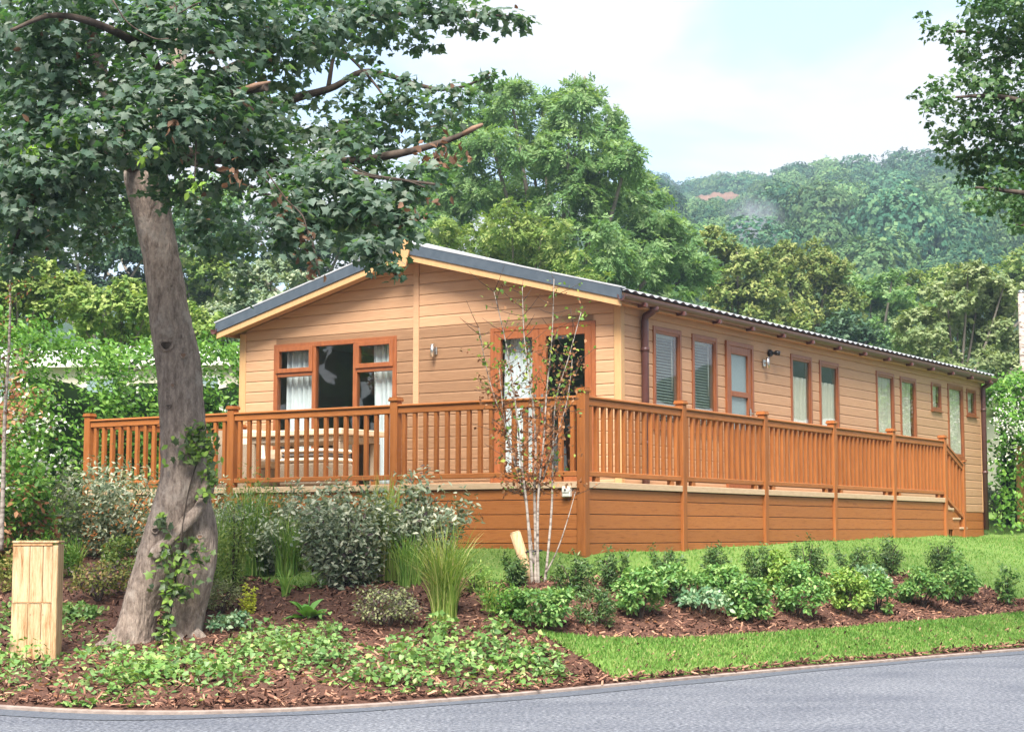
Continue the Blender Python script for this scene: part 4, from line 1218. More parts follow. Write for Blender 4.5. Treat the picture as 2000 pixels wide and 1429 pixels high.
# left-hand foot and main stem, then the right-hand foot that merges with it
mb = trunk_tube([tp(258, 1275), tp(272, 1200), tp(300, 1110), tp(338, 1010), tp(360, 930), tp(358, 850), tp(352, 760), tp(345, 690), tp(330, 600), tp(314, 500), tp(298, 420), tp(285, 350), tp(290, 290)],
                [40*pm, 34*pm, 38*pm, 43*pm, 47*pm, 45*pm, 42*pm, 43*pm, 38*pm, 35*pm, 37*pm, 43*pm, 36*pm], 84, 26, .10)
mb.tube(limb_pts([tp(352, 1275, .12), tp(364, 1200, .10), tp(384, 1110, .08), tp(388, 1030, .06), tp(372, 950, .04)], 24), [31*pm + 4*pm*math.sin(i*.03) for i in range(97)], 60, True, .12, True, 4.0, .5)
mb.tube(limb_pts([tp(232, 1262, -.1), tp(256, 1195, -.05), tp(282, 1130, 0)], 14), list(np.interp(np.arange(29), [0, 14, 28], [19, 18, 9]) * pm), 34, True, .18, True, 8.0, .5)
mb.tube(limb_pts([tp(300, 1085, -.17), tp(345, 1040, -.20), tp(392, 985, -.16), tp(412, 930, -.05)], 16), [12*pm + 1.5*pm*math.sin(i*.35) for i in range(49)], 30, True, .2, True, 12.0, .5)
for (x_, y_, e_, r_) in ((235, 1262, (-.22, -.10), 16), (285, 1268, (.02, -.26), 14), (380, 1262, (.24, -.05), 14), (330, 1262, (.03, .25), 14), (350, 1268, (.10, -.22), 12)):
    a0 = tp(x_, y_ - 26); a1 = tp(x_, y_) + Vector((e_[0]*.55, e_[1]*.55, .02)); a2 = tp(x_, y_) + Vector((e_[0]*1.5, e_[1]*1.5, -.07))
    mb.tube(limb_pts([a0, a1, a2], 8), list(np.linspace(r_, 4, 17) * pm), 16, True, .2, True, x_*.1, .4)
trunk = mb.build('trunk', M['bark'], MAP)
# knots and old pruning scars on the trunk
def scar(x, y, r, parent, inner='wound'):
    c = tp(x, y, 0) ; d = Vector((0, -1, .1)).normalized()
    c = c + d * (45*pm)
    V, Fc = [], []
    n_, m_ = 18, 7
    for i in range(n_):
        a = 2*math.pi*i/n_
        for j in range(m_):
            b = 2*math.pi*j/m_
            rr = r * (1 + .12*math.sin(3*a)) + r*.30*math.cos(b)
            V.append(c + Vector((rr*math.cos(a), 0, rr*math.sin(a)*.72)) + d*(r*.30*math.sin(b) - .005))
    for i in range(n_):
        for j in range(m_):
            Fc.append((i*m_+j, ((i+1) % n_)*m_+j, ((i+1) % n_)*m_+(j+1) % m_, i*m_+(j+1) % m_))
    k_ = MB().add(V, Fc, True).build('knot', M['bark'], parent)
    disc = [c + Vector((r*.8*math.cos(2*math.pi*i/12), 0, r*.6*math.sin(2*math.pi*i/12))) + d*(-.006) for i in range(12)]
    MB().add(disc + [p - d*.03 for p in disc], [tuple(range(12))] + [(i, 12+i, 12+(i+1) % 12, (i+1) % 12) for i in range(12)]).build('scar', M[inner], k_)
scar(333, 683, .060, trunk, 'bark_dark'); scar(366, 702, .030, trunk); scar(346, 760, .024, trunk); scar(337, 800, .022, trunk, 'bark_dark'); scar(398, 1052, .024, trunk, 'wound'); scar(312, 1040, .03, trunk, 'bark_dark')
# limbs
limbs = [
    ([(292, 330, 0), (330, 230, .1), (345, 120, .2), (335, 0, .3), (320, -160, .4)], [34, 26, 22, 18, 12]),
    ([(280, 340, 0), (245, 250, .2), (200, 150, .5), (178, 60, .6), (160, -120, .8)], [26, 20, 15, 13, 9]),
    ([(300, 320, -.1), (350, 300, -.4), (480, 315, -.9), (640, 318, -1.1), (780, 300, -1.2), (880, 272, -1.25), (942, 243, -1.3)], [24, 15, 10, 8, 7, 5.5, 4]),
    ([(285, 330, 0), (200, 300, -.5), (90, 262, -.9), (-20, 268, -1.2), (-180, 250, -1.5)], [20, 13, 9, 7, 5]),
    ([(340, 190, .1), (440, 140, .4), (600, 70, .3), (760, 30, .1), (900, 25, 0), (1020, 35, 0)], [14, 11, 9, 7, 4, 2]),
    ([(320, 270, .1), (480, 215, .7), (640, 175, 1.0), (720, 140, 1.1), (860, 175, 1.1), (960, 150, 1.1)], [13, 11, 8, 6, 4, 2]),
    ([(640, 318, -1.1), (700, 340, -1.6), (770, 350, -1.8), (850, 360, -1.9)], [6, 4, 3, 2]),
    ([(480, 315, -.9), (540, 380, -1.6), (600, 450, -1.9), (625, 540, -2.0)], [6, 4, 3, 1.5]),
    ([(300, 300, -.1), (320, 240, -1.0), (420, 190, -1.6), (520, 170, -1.9)], [14, 10, 8, 7]),
    ([(640, 175, 1.0), (660, 100, 1.0), (720, 150, .9), (775, 225, .8)], [5, 4, 3, 2]),
    ([(200, 300, -.5), (120, 340, -1.3), (60, 400, -1.7), (20, 500, -1.8)], [7, 5, 4, 2]),
    ([(335, 40, .3), (400, -30, -.3), (560, -60, -.8), (740, -60, -1.0)], [12, 9, 6, 3]),
    ([(330, 230, .1), (300, 120, -1.2), (220, 60, -2.0), (110, 30, -2.3), (20, 60, -2.4)], [12, 9, 7, 5, 3]),
    ([(300, 300, .2), (420, 330, 1.2), (520, 380, 1.9), (600, 400, 2.3)], [10, 7, 5, 3]),
]
for pts, rad in limbs:
    P = [tp(x, y, d) for x, y, d in pts]
    k = 7; Q = limb_pts(P, k); rr = np.interp(np.arange(len(Q)) / k, range(len(rad)), rad) * pm
    MB().tube(Q, list(rr), 10, True, .12, True, pts[1][0]).build('limb', M['bark'] if rad[0] > 26 else M['bark_dark'], MAP)
for a, b, r in (((470, 178), (528, 160), 7), ((468, 196), (495, 216), 6), ((72, 30), (128, 36), 5), ((905, 262), (943, 243), 7)):
    d = -1.9 if a[0] < 800 else -1.32
    MB().tube([tp(*a, d), tp((a[0]+b[0])/2, (a[1]+b[1])/2 - 2, d - .02), tp(*b, d)], [r*pm*.75, r*pm*.7, r*pm*.35], 8, True, .25).build('broken_stub', M['wound'], MAP)
for pts in ([(220, 0), (250, 45), (300, 75), (330, 76)], [(330, 40), (345, 20), (332, -10)], [(345, 30), (375, 12), (392, 5)], [(520, 335), (560, 390), (590, 420), (600, 450)], [(680, 320), (720, 340), (790, 352), (830, 366)], [(383, 275), (381, 330), (380, 355)]):
    MB().tube(limb_pts([tp(x, y, -2.2) for x, y in pts], 4), 1.3*pm, 5).build('twig', M['bark_dark'], MAP)
# foliage masses: (px, py, radius px, depth offset, density)
blobs = [(-60, 20, 95, 0, 1), (40, 50, 90, -1.5, 1), (130, 10, 85, -2, 1), (110, 90, 65, -1.9, .9), (240, 20, 80, -1.6, 1), (230, 110, 55, -1.2, .7), (30, 150, 70, -1, .9), (340, 60, 85, -1.8, 1.0),
         (440, 20, 95, -1.4, 1), (420, 110, 80, -1.6, 1), (540, 50, 85, -.9, 1), (530, 130, 60, -.6, .75), (350, 170, 70, -2.1, .9), (250, 190, 70, -1.9, .9), (140, 200, 80, -1.5, 1), (50, 250, 85, -1.6, 1), (-40, 200, 90, -.5, 1),
         (120, 290, 75, -2.0, 1.1), (30, 340, 80, -1.9, 1.1), (200, 270, 65, -2.1, 1), (290, 250, 65, -2.2, 1.0), (390, 230, 70, -2.0, 1), (480, 250, 75, -1.2, 1), (550, 230, 75, .5, .9), (330, 310, 50, -1.3, .9), (430, 320, 60, -1.5, .9), (350, 385, 45, -.9, .7), (300, 370, 35, -.8, .4),
         (-30, 400, 80, -1.2, 1), (60, 420, 55, -1.9, 1), (130, 390, 60, -1.7, .9), (20, 490, 38, -1.8, .8), (200, 400, 70, 1.8, .6), (130, 440, 55, 2.2, .5), (30, 520, 40, -1.6, .8), (180, 470, 55, 2, .7), (235, 440, 50, 2.2, .7), (445, 530, 42, 2, .6), (470, 575, 26, 2.1, .5), (400, 460, 55, 1.8, .7), (90, 470, 45, 1.5, .7), (0, 330, 90, 1.5, .8), (150, 120, 110, 1.5, .6), (60, 200, 110, 1.8, .8), (200, 330, 90, 1.9, .8), (320, 200, 110, 1.8, .7), (460, 200, 100, 1.9, .8), (420, 420, 65, 1.6, .7), (470, 460, 55, 2.2, .6), (400, 500, 40, 2.0, .35),
         (560, 320, 70, -1.2, 1), (640, 280, 70, -.5, .9), (640, 360, 70, -1.6, 1.1), (560, 400, 60, -1.8, 1), (700, 310, 60, -1.2, 1), (720, 390, 60, -1.7, 1.1), (640, 430, 55, -1.7, .9), (550, 470, 48, -1.9, .8), (790, 370, 45, -1.7, 1), (770, 440, 55, -1.8, 1.0), (715, 480, 42, -1.8, .95), (760, 505, 32, -1.8, .9), (600, 500, 28, -1.9, .5), (830, 330, 38, -1.7, .8), (690, 440, 50, -.9, .8),
         (640, 20, 75, -.6, 1), (740, 15, 70, -.5, 1), (720, 70, 48, .0, .9), (660, 80, 40, .2, .8), (830, 10, 60, -.2, 1), (830, 80, 26, .0, .8), (905, 20, 45, 0, .9), (965, 30, 38, 0, .8), (1015, 38, 26, 0, .8), (930, 60, 20, 0, .6), (600, 100, 40, .3, .7), (790, 60, 30, 0, .7),
         (740, 150, 25, 1, .7), (800, 160, 28, 1.1, .7), (690, 172, 28, 1, .7), (770, 205, 34, .9, .8), (860, 180, 26, 1.1, .7), (720, 215, 45, .8, .7), (780, 180, 42, .9, .7), (760, 250, 55, .3, .9), (830, 220, 45, .8, .8), (850, 260, 40, .2, .75), (900, 185, 36, 1.0, .7), (950, 150, 32, 1.1, .7), (890, 165, 25, 1.1, .6), (700, 150, 26, 1, .5), (650, 200, 28, 1, .45), (680, 260, 45, .7, .8), (905, 230, 22, .6, .6), (590, 190, 40, .9, .7),
         (100, -110, 140, 0, .7), (320, -110, 150, .5, .7), (540, -90, 130, .2, .7), (-150, 100, 120, 0, .6), (-150, 300, 120, -.5, .6)]
rng = np.random.default_rng(42)
P_, O_ = [], []
for (x, y, r, d, den) in blobs:
    c = tp(x, y, d); R_ = r * pm
    n = int(410 * den * (r / 70) ** 2)
    k = max(7, int(14 * (r/60)))
    # flattened leafy sprays along short twigs
    for j in range(k):
        q = rng.normal(size=3); q /= np.linalg.norm(q); q *= R_ * rng.random() ** .4 * np.array([1, 1.1, .9])
        m_ = max(4, n // k)
        s_ = rng.normal(size=(m_, 3)) * np.array([[.42, .42, .17]]) * R_ * .75
        s_[:, 2] -= .30 * (s_[:, 0]**2 + s_[:, 1]**2) / R_
        P_.append(np.array(c) + q + s_); O_.append(nz(s_ + q * .4 + rng.normal(size=(m_, 3)) * .02))
P_ = np.concatenate(P_); O_ = np.concatenate(O_)
# loose leaves out to the tips of the thinner limbs
nrm, tip = orient(O_, rng, .75, .45, .55)
sz = .046 + .040 * rng.random(len(P_))
var = np.clip(rng.random(len(P_)), 0, 1)
vis = np.argsort(P_[:, 1] + np.where((P_[:, 2] > 6.5), 50, 0) + rng.random(len(P_)) * 1.5)[:300]
mask = np.ones(len(P_), bool); mask[vis] = False
brown = (rng.random(len(P_)) < .010) & mask
crown = stuff(leaves('crown', P_[mask & ~brown], nrm[mask & ~brown], tip[mask & ~brown], sz[mask & ~brown], MAPLE, M['maple'], MAP, rng, var=var[mask & ~brown]))
# withered bunches
bp = []
for (x, y, d, n, r) in ((870, 300, -1.5, 26, 20), (900, 302, -1.5, 10, 12), (835, 290, -1.5, 14, 14), (455, 340, -2.2, 14, 12), (605, 520, -2.0, 22, 12), (575, 440, -2.0, 12, 14), (590, 470, -2, 10, 10), (335, 245, -2.4, 8, 9), (790, 410, -1.9, 10, 18), (860, 395, -1.9, 8, 14), (545, 395, -2, 10, 10)):
    bp.append(np.array(tp(x, y, d)) + rng.normal(size=(n, 3)) * r * pm)
bp = np.concatenate(bp)
o2 = rdir(len(bp), rng)
bn, bt = orient(o2, rng, .1, .8, 1.2)
P2 = np.concatenate([bp, P_[brown]]); N2 = np.concatenate([bn, nrm[brown]]); T2 = np.concatenate([bt, tip[brown]])
o = stuff(leaves('withered_leaves', P2, N2, T2, .05 + .035 * rng.random(len(P2)), OVATE, M['maple_brown'], MAP, rng)); o['label'] = 'withered brown leaves among the green'
sp2 = np.concatenate([np.array(tp(x, y, d)) + rng.normal(size=(n, 3)) * r * pm for (x, y, d, n, r) in ((145, 270, -2.2, 16, 8), (60, 290, -2.2, 14, 8), (380, 360, -2.3, 12, 7), (275, 308, -2.3, 10, 8), (60, 300, -2.2, 8, 8), (300, 290, -2.3, 12, 12))])
o2 = rdir(len(sp2), rng); bn, bt = orient(o2, rng, .4, .7, .3)
o = stuff(leaves('fresh_sprigs', sp2, bn, bt, .05 + .03 * rng.random(len(sp2)), OVATE, M['sprig'], MAP, rng)); o['label'] = 'light yellow green fresh sprigs'
# the nearest leaves are leaves of their own
lm = []
for i in range(4):
    tv, tf = MAPLE
    lm.append(tri_mesh('leaf', tv, tf, np.full(len(tv), (.1, .35, .55, .75)[i]))); lm[-1].materials.append(M['maple'])
for i in vis:
    z = Vector(nrm[i]).normalized(); y = Vector(tip[i]); y = (y - z * y.dot(z)).normalized(); x = y.cross(z)
    o = link('leaf', lm[int(i) % 4], None, crown)
    m4 = Matrix((x, y, z)).transposed().to_4x4() @ Matrix.Scale(float(sz[i]), 4)
    m4.translation = Vector(P_[i])
    o.matrix_local = m4

# ivy and shoots on the trunk
IV = empty('trunk_ivy', TG, 0, label='leafy shoots and ivy climbing the leaning maple trunk', cat='ivy')
ip = []
for (x, y, n, rx, ry) in ((385, 850, 90, 26, 22), (372, 885, 50, 30, 16), (410, 870, 40, 14, 20), (335, 1080, 40, 26, 26), (350, 1130, 60, 30, 30), (326, 1200, 60, 9, 34), (345, 1150, 30, 26, 14), (320, 1015, 20, 10, 10), (410, 930, 30, 12, 20), (385, 1080, 40, 18, 30), (320, 1240, 20, 12, 10), (400, 960, 18, 10, 14)):
    q = rng.normal(size=(n, 3)) * np.array([[rx*pm, .04, ry*pm]]) * .7
    ip.append(np.array(tp(x, y, -.27)) + q)
ip = np.concatenate(ip); o2 = nz(rng.normal(size=ip.shape) * .6 + np.array([[0, -1, .3]])); bn, bt = orient(o2, rng, .3, .5, .4)
half = rng.random(len(ip)) < .55
stuff(leaves('foliage', ip[half], bn[half], bt[half], .045 + .035 * rng.random(half.sum()), MAPLE, M['ivy_dark'], IV, rng))
stuff(leaves('foliage', ip[~half], bn[~half], bt[~half], .05 + .03 * rng.random((~half).sum()), OVATE, M['sprig'], IV, rng))
MB().tube(limb_pts([tp(326, 1250, -.2), tp(340, 1150, -.24), tp(352, 1060, -.26), tp(368, 960, -.22), tp(392, 880, -.18)], 6), .006, 5, wob=.3).build('stem', M['bark_dark'], IV)

# ------------------------------------------------------------------ overhanging tree at the right
RY = 17.0
rx0 = at(2290, 900, RY); rg_ = Vector((rx0.x, RY, T1(rx0.x, RY)))
RT = empty('overhanging_tree', rg_, 0, label='broadleaf tree leaning in over the lawn with its lower boughs hanging', cat='tree')
def rp(x, y, d=0.0): return at(x, y, RY + d) - rg_
pr = ppm(RY)
MB().tube(limb_pts([(0, 0, -.1), (.02, 0, 1.2), (-.05, .1, 2.6), rp(2240, 330), rp(2200, 120), rp(2150, -150)], 6), list(np.interp(np.arange(31), [0, 30], [.24, .10])), 14, True, .12).build('trunk', M['grey_trunk'], RT)
for pts, rad in (([(2235, 480, 0), (2130, 420, -.3), (2040, 385, -.5), (1960, 372, -.6), (1905, 366, -.7)], [14, 9, 6, 4, 2]), ([(2240, 420, 0), (2100, 350, .4), (2000, 320, .5), (1930, 305, .6), (1900, 280, .6)], [12, 8, 6, 4, 2]),
                 ([(2230, 330, 0), (2080, 230, -.3), (1960, 190, -.4), (1860, 190, -.5)], [12, 8, 5, 2]), ([(2220, 200, 0), (2060, 110, .2), (1940, 70, .4), (1850, 60, .4)], [11, 7, 4, 2]),
                 ([(2200, 100, 0), (2060, 20, -.5), (1960, -20, -.7), (1880, -10, -.7)], [9, 6, 4, 2]), ([(2100, 430, -.3), (2040, 440, -.8), (1985, 440, -1)], [6, 4, 2])):
    Q = limb_pts([rp(*p) for p in pts], 6); rr = np.interp(np.arange(len(Q)) / 6, range(len(rad)), rad) * pr
    MB().tube(Q, list(rr), 8, True, .1).build('limb', M['bark_dark'], RT)
rb = [(1950, 40, 60, 0, 1), (1990, 10, 70, -.4, 1), (1905, 15, 38, -.5, .7), (1900, 75, 48, .3, .9), (1850, 72, 30, .3, .8), (1815, 62, 20, .3, .7), (1805, 40, 14, .3, .5), (1875, 105, 28, .2, .7), (1960, 110, 60, 0, .9), (2020, 100, 80, .3, 1),
      (1850, 170, 40, -.4, .8), (1815, 195, 28, -.5, .75), (1790, 190, 14, -.5, .5), (1830, 230, 30, -.4, .7), (1900, 180, 55, -.2, 1), (1970, 200, 70, -.3, 1.1), (2040, 220, 80, 0, 1), (1880, 240, 50, -.1, 1), (1940, 270, 60, .1, 1.1), (2000, 300, 70, .2, 1.1), (1860, 300, 34, .3, .8), (1835, 275, 22, .2, .6), (1910, 320, 45, .3, .9), (1880, 345, 26, .3, .7),
      (1970, 350, 50, -.2, .9), (1930, 385, 34, -.6, .8), (1985, 385, 45, -.5, .9), (1905, 400, 20, -.7, .6), (2040, 380, 80, 0, .9), (2000, 430, 30, -.8, .7), (2080, 60, 110, 0, .8), (2120, 250, 130, 0, .8), (2200, 0, 160, 0, .6), (2280, 200, 170, .3, .6), (2030, -80, 110, 0, .7), (1998, 440, 14, -1, .6)]
P_, O_ = [], []
rng = np.random.default_rng(77)
for (x, y, r, d, den) in rb:
    c = rp(x, y, d); R_ = r * pr; n = int(270 * den * (r / 50) ** 2); k = max(5, int(13 * r / 50))
    for j in range(k):
        q = rng.normal(size=3); q /= np.linalg.norm(q); q *= R_ * rng.random() ** .4
        s_ = rng.normal(size=(max(4, n // k), 3)) * np.array([[.40, .40, .2]]) * R_ * .7
        P_.append(np.array(c) + q + s_); O_.append(nz(s_ + q * .4 + rng.normal(size=s_.shape) * .02))
P_ = np.concatenate(P_); O_ = np.concatenate(O_); nrm, tip = orient(O_, rng, .7, .5, .5)
stuff(leaves('crown', P_, nrm, tip, .040 + .034 * rng.random(len(P_)), MAPLE, M['sycamore'], RT, rng, width=.85))

# ------------------------------------------------------------------ wooden bollard
bb = onground(70, 1293); pb = ppm(bb.y)
BOL = empty('wooden_bollard', bb, math.radians(4), label='square pale timber bollard with a framed front panel in the mulch', cat='bollard')
bw, bh = 43 * pb, 232 * pb
MB().bbox(-bw + .012, bw - .012, -bw*.62 + .012, bw*.62 - .012, -.05, bh - .03, .004).build('core', M['pine'], BOL)
for i, (a, b, c, d) in enumerate(((-bw, -.052, -.002, bh*.50), (-.049, .055, .002, bh*.50), (.058, bw - .045, 0, bh*.50), (-bw, -.045, bh*.505, bh - .035), (-.042, .06, bh*.505, bh - .035), (.063, bw - .045, bh*.505, bh - .035))):
    MB().bbox(a, b, -bw*.62 - .012, -bw*.62 + .011, c - .02, d, .003).build('board', M['pine'], BOL)
MB().bbox(bw - .043, bw, -bw*.62 - .020, -bw*.62 + .011, -.02, bh - .03, .004).build('corner_board', M['pine'], BOL)
MB().bbox(-bw, bw - .046, -bw*.62 - .018, -bw*.62 + .011, bh - .033, bh - .012, .003).build('top_strip', M['pine_stain'], BOL)
MB().bbox(-bw + .02, bw - .05, -bw*.62 - .0145, -bw*.62 - .006, bh*.500, bh*.506, .001).build('panel_joint', M['pine_stain'], BOL)
for s_ in (-1, 1):
    MB().bbox(min(s_*(bw - .011), s_*(bw + .002)), max(s_*(bw - .011), s_*(bw + .002)), -bw*.62 + .012, bw*.62, -.02, bh - .02, .003).build('side_board', M['pine'], BOL)
MB().bbox(-bw - .006, bw + .006, -bw*.62 - .024, bw*.62 + .01, bh - .011, bh + .008, .004).build('cap', M['pine'], BOL)
for x_ in (-.03, .07):
    MB().tube([(x_, -bw*.62 - .008, bh*.40), (x_, -bw*.62 - .0145, bh*.40)], .004, 8).build('screw', M['black'], BOL)

# ------------------------------------------------------------------ young birch clump and its stake
BG = onground(1048, 1145); BY = BG.y; pbz = ppm(BY)
BIR = empty('young_birch', BG, 0, label='young multi-stemmed birch with thin white stems and withered leaves', cat='tree')
def bpx(x, y, d=0.0): return at(x, y, BY + d) - BG
stems = [([(1040, 1148, 0), (1036, 1080, -.02), (1028, 980, -.05), (1018, 900, -.06), (1008, 800, -.1), (990, 680, -.12), (965, 570, -.15)], 6),
         ([(1046, 1148, 0), (1046, 1050, .03), (1044, 960, .03), (1046, 860, .05), (1038, 760, .08), (1024, 660, .1), (1020, 560, .1)], 6.5),
         ([(1052, 1148, 0), (1050, 1060, -.03), (1052, 960, -.06), (1062, 860, -.08), (1068, 760, -.1), (1078, 660, -.1), (1082, 545, -.12)], 5.5),
         ([(1064, 1140, .03), (1072, 1060, .05), (1078, 980, .06), (1080, 880, .08), (1086, 780, .1), (1110, 700, .15), (1135, 610, .2)], 5),
         ([(1066, 1120, 0), (1090, 1070, -.05), (1110, 1010, -.08), (1124, 960, -.1)], 3),
         ([(1042, 1100, 0), (1030, 1000, .06), (1012, 920, .08), (985, 830, .1), (955, 740, .12), (935, 640, .15)], 3.5),
         ([(1030, 980, 0), (1004, 900, -.1), (985, 820, -.15), (975, 720, -.18)], 2.5), ([(1052, 960, 0), (1085, 860, -.1), (1108, 780, -.15), (1118, 700, -.2)], 2.5)]
rng = np.random.default_rng(9)
bl_g, bl_b = [], []
for pts, r in stems:
    Q = limb_pts([bpx(*p) for p in pts], 7)
    MB().tube(Q, list(np.interp(np.arange(len(Q)), [0, len(Q) - 1], [r*pbz*.58, .7*pbz])), 8, True, .12).build('stem', M['birch'], BIR)
    # side twigs with their leaves
    for i in range(len(Q)):
        t = i / len(Q)
        if Q[i].z < .85: continue
        for _ in range(2):
            d = Vector((rng.normal()*.9, rng.normal()*.7, rng.uniform(.1, 1))).normalized(); ln = rng.uniform(.10, .34)
            e = Q[i] + d * ln
            if rng.random() < .6: MB().tube([Q[i], Q[i] + d*ln*.5 + Vector((0, 0, -.01)), e], [.0032, .0026, .0016], 4).build('twig', M['bark_dark'], BIR)
            zrel = Q[i].z
            for _k in range(rng.integers(4, 9)):
                f = rng.random()
                p = Q[i] + d * ln * f + Vector(rng.normal(size=3)) * .02
                pg = np.clip((zrel - 1.5) / 1.2, .12, .85)
                if zrel > 2.3 and rng.random() < .55: continue
                (bl_g if rng.random() < pg else bl_b).append(p)
for lst, mt, s0 in ((bl_g, 'birch_leaf', .042), (bl_b, 'brown_leaf', .040)):
    q = np.array([tuple(v) for v in lst]); o2 = rdir(len(q), rng); bn, bt = orient(o2, rng, .2, .9, .7)
    stuff(leaves('foliage', q, bn, bt, s0 * (.7 + .6 * rng.random(len(q))), OVATE, M[mt], BIR, rng, width=1.1))
sk = onground(1046, 1140)
a_, b_ = sk + Vector((0, -.04, -.12)), at(1006, 1040, sk.y - .04)
ST2 = empty('tree_stake', sk, 0, label='leaning round wooden stake beside the young birch stems', cat='stake')
MB().tube([a_ - sk, b_ - sk], 10.5*pbz, 14, True, .02).build('shaft', M['pine'], ST2)
d = (b_ - a_).normalized()
MB().tube([b_ - sk, b_ - sk + d*.012], [10.4*pbz, 8.5*pbz], 14).build('top', M['pine'], ST2)
MB().tube(limb_pts([sk + Vector((-.12, -.06, .30)) - sk, Vector((-.03, -.10, .31)), Vector((.06, -.05, .32)), Vector((.02, .04, .32)), Vector((-.10, .0, .31)), Vector((-.12, -.06, .30))], 4), .008, 6).build('tie', M['black'], ST2)

# ------------------------------------------------------------------ shrubs and plants of the bed
row = 'bright green leafy bush in the row along the bark bed'
cho = [(1068, 1238, 120, 88, 1), (1250, 1216, 100, 98, 1), (1467, 1222, 84, 100, 1), (1560, 1212, 100, 104, 1), (1655, 1208, 78, 90, 2), (1716, 1204, 62, 76, 1), (1800, 1192, 92, 74, 1), (1872, 1186, 78, 98, 1), (1405, 1180, 90, 70, 1), (1310, 1176, 100, 66, 1), (1640, 1178, 60, 60, 1), (1530, 1170, 80, 84, 2)]
labs = {0: 'bright green leafy bush at the foot of the young birch', 1: 'bright green leafy bush between the rounded dark bush and the variegated bush', 2: 'bright green leafy bush right after the front variegated bush',
        3: 'bright green leafy bush with a golden bush just behind it', 5: 'small bright green bush snug beside the golden front bush', 6: 'wide bright green bush between the variegated and last tall bushes', 7: 'tall bright green bush next to the narrow solitary bush',
        8: 'bright green bush directly behind the front variegated bush', 9: 'low bright green bush behind the first bush after the birch', 10: 'small bright green bush peeping out behind the golden front bush'}
for i, (x, y, w, h, k) in enumerate(cho):
    yel = k == 2
    shrub('garden_bush', (('golden green leafy bush flanked by bright green bushes in the row' if i == 4 else 'golden green leafy bush behind the front row of bright bushes') if yel else labs[i]), 'bush', x, y, w*1.08, h*1.08, OVATE, .047, 1900, 'choisya_y' if yel else 'choisya', 100 + i, 'golden bushes along the bark bed' if yel else 'green bushes along the bark bed', 'dome', -.5, 4, width=.95)
shrub('garden_bush', 'narrow bright green bush standing alone at the end of the bark bed', 'bush', 1968, 1187, 50, 92, OVATE, .05, 420, 'choisya', 131, None, 'upright', clumps=9)
for i, (x, y, w, h) in enumerate([(1372, 1208, 118, 62), (1700, 1160, 80, 55)]):
    shrub('variegated_bush', 'low blue green variegated bush ' + ('at the front of the bush row' if i == 0 else 'half hidden behind the bush row'), 'bush', x, y, w, h, OVATE, .055, 700, 'bluegreen', 140 + i, None, 'dome', -.3, 4)
bx = [(1205, 1160, 66, 80), (1308, 1142, 60, 66), (1394, 1138, 62, 66), (1482, 1150, 54, 80), (1577, 1134, 60, 76), (1660, 1134, 60, 70), (1734, 1126, 66, 70), (1843, 1124, 62, 62), (1125, 1168, 76, 80), (1010, 1150, 60, 60)]
for i, (x, y, w, h) in enumerate(bx):
    shrub('box_shrub', 'small upright dark green shrub at the lawn edge behind the bright bushes', 'shrub', x, y, w*1.15, h*1.12, LANCE, .05, 1500, 'box', 160 + i, 'dark shrubs along the lawn edge', 'upright', clumps=12, stems=4)
shrub('box_shrub', 'rounded dark green bush between two bright bushes near the birch', 'shrub', 1160, 1232, 88, 92, LANCE, .042, 1500, 'box', 180, None, 'dome', -.4, 4)
# silver leaved shrubs below the deck
sil = [(225, 1092, 250, 190, 'large silver leaved shrub behind the bollard and maple trunk', 2600), (525, 1118, 150, 160, 'silver leaved shrub between the maple trunk and the open lawn gap', 1500), (680, 1150, 180, 200, 'silver leaved shrub growing beside the upright striped grass', 2300), (815, 1120, 170, 190, 'silver leaved shrub spreading in front of the deck skirting', 1900),
       (105, 1060, 130, 160, 'silver leaved shrub beneath the flowering vine hedge', 1200), (380, 1100, 120, 120, 'silver leaved shrub right behind the maple trunk', 800), (470, 1085, 90, 120, 'low silver leaved shrub beside the tall green grass', 700)]
for i, (x, y, w, h, lb, n) in enumerate(sil):
    shrub('silver_shrub', lb, 'shrub', x, y, w*1.22, h*1.06, OVATE, .066, int(n*2.3), 'silver', 200 + i, 'silver leaved shrubs below the deck', 'upright', -.6, 9, mat2='purple' if i in (2, 3) else None, frac2=.06, width=.72, clumps=40)
# grasses
grass_clump('ornamental_grass', 'arching yellow green grass clump beside the round hebe', 868, 1215, 205, .62, 460, 'blade_y', 301, .008, 1.0, .11)
grass_clump('ornamental_grass', 'upright striped grass growing among the silver shrubs', 752, 1135, 200, .30, 300, 'blade_y', 302, .009, .7, .13)
grass_clump('ornamental_grass', 'tall fresh green grass beside the maple trunk', 492, 1125, 185, .38, 330, 'blade', 303, .009, .8, .17)
grass_clump('ornamental_grass', 'small tuft of broad blades at the lawn gap', 558, 1172, 70, .5, 46, 'blade', 304, .018, .8, .03)
grass_clump('ornamental_grass', 'loose green grass behind the maple trunk', 262, 1070, 120, .5, 150, 'blade', 305, .012, .8, .12)
grass_clump('ornamental_grass', 'drooping grass tuft beneath the young birch', 960, 1200, 75, .7, 130, 'blade_y', 306, .009, .9, .07)
grass_clump('day_lily', 'day lily clump with orange flowers behind the bollard', 70, 1100, 140, .55, 200, 'blade', 307, .018, .85, .12, cat='flower')
grass_clump('day_lily', 'day lily leaves to the side of the bollard', 145, 1130, 90, .6, 90, 'blade', 308, .016, .9, .06, cat='flower')
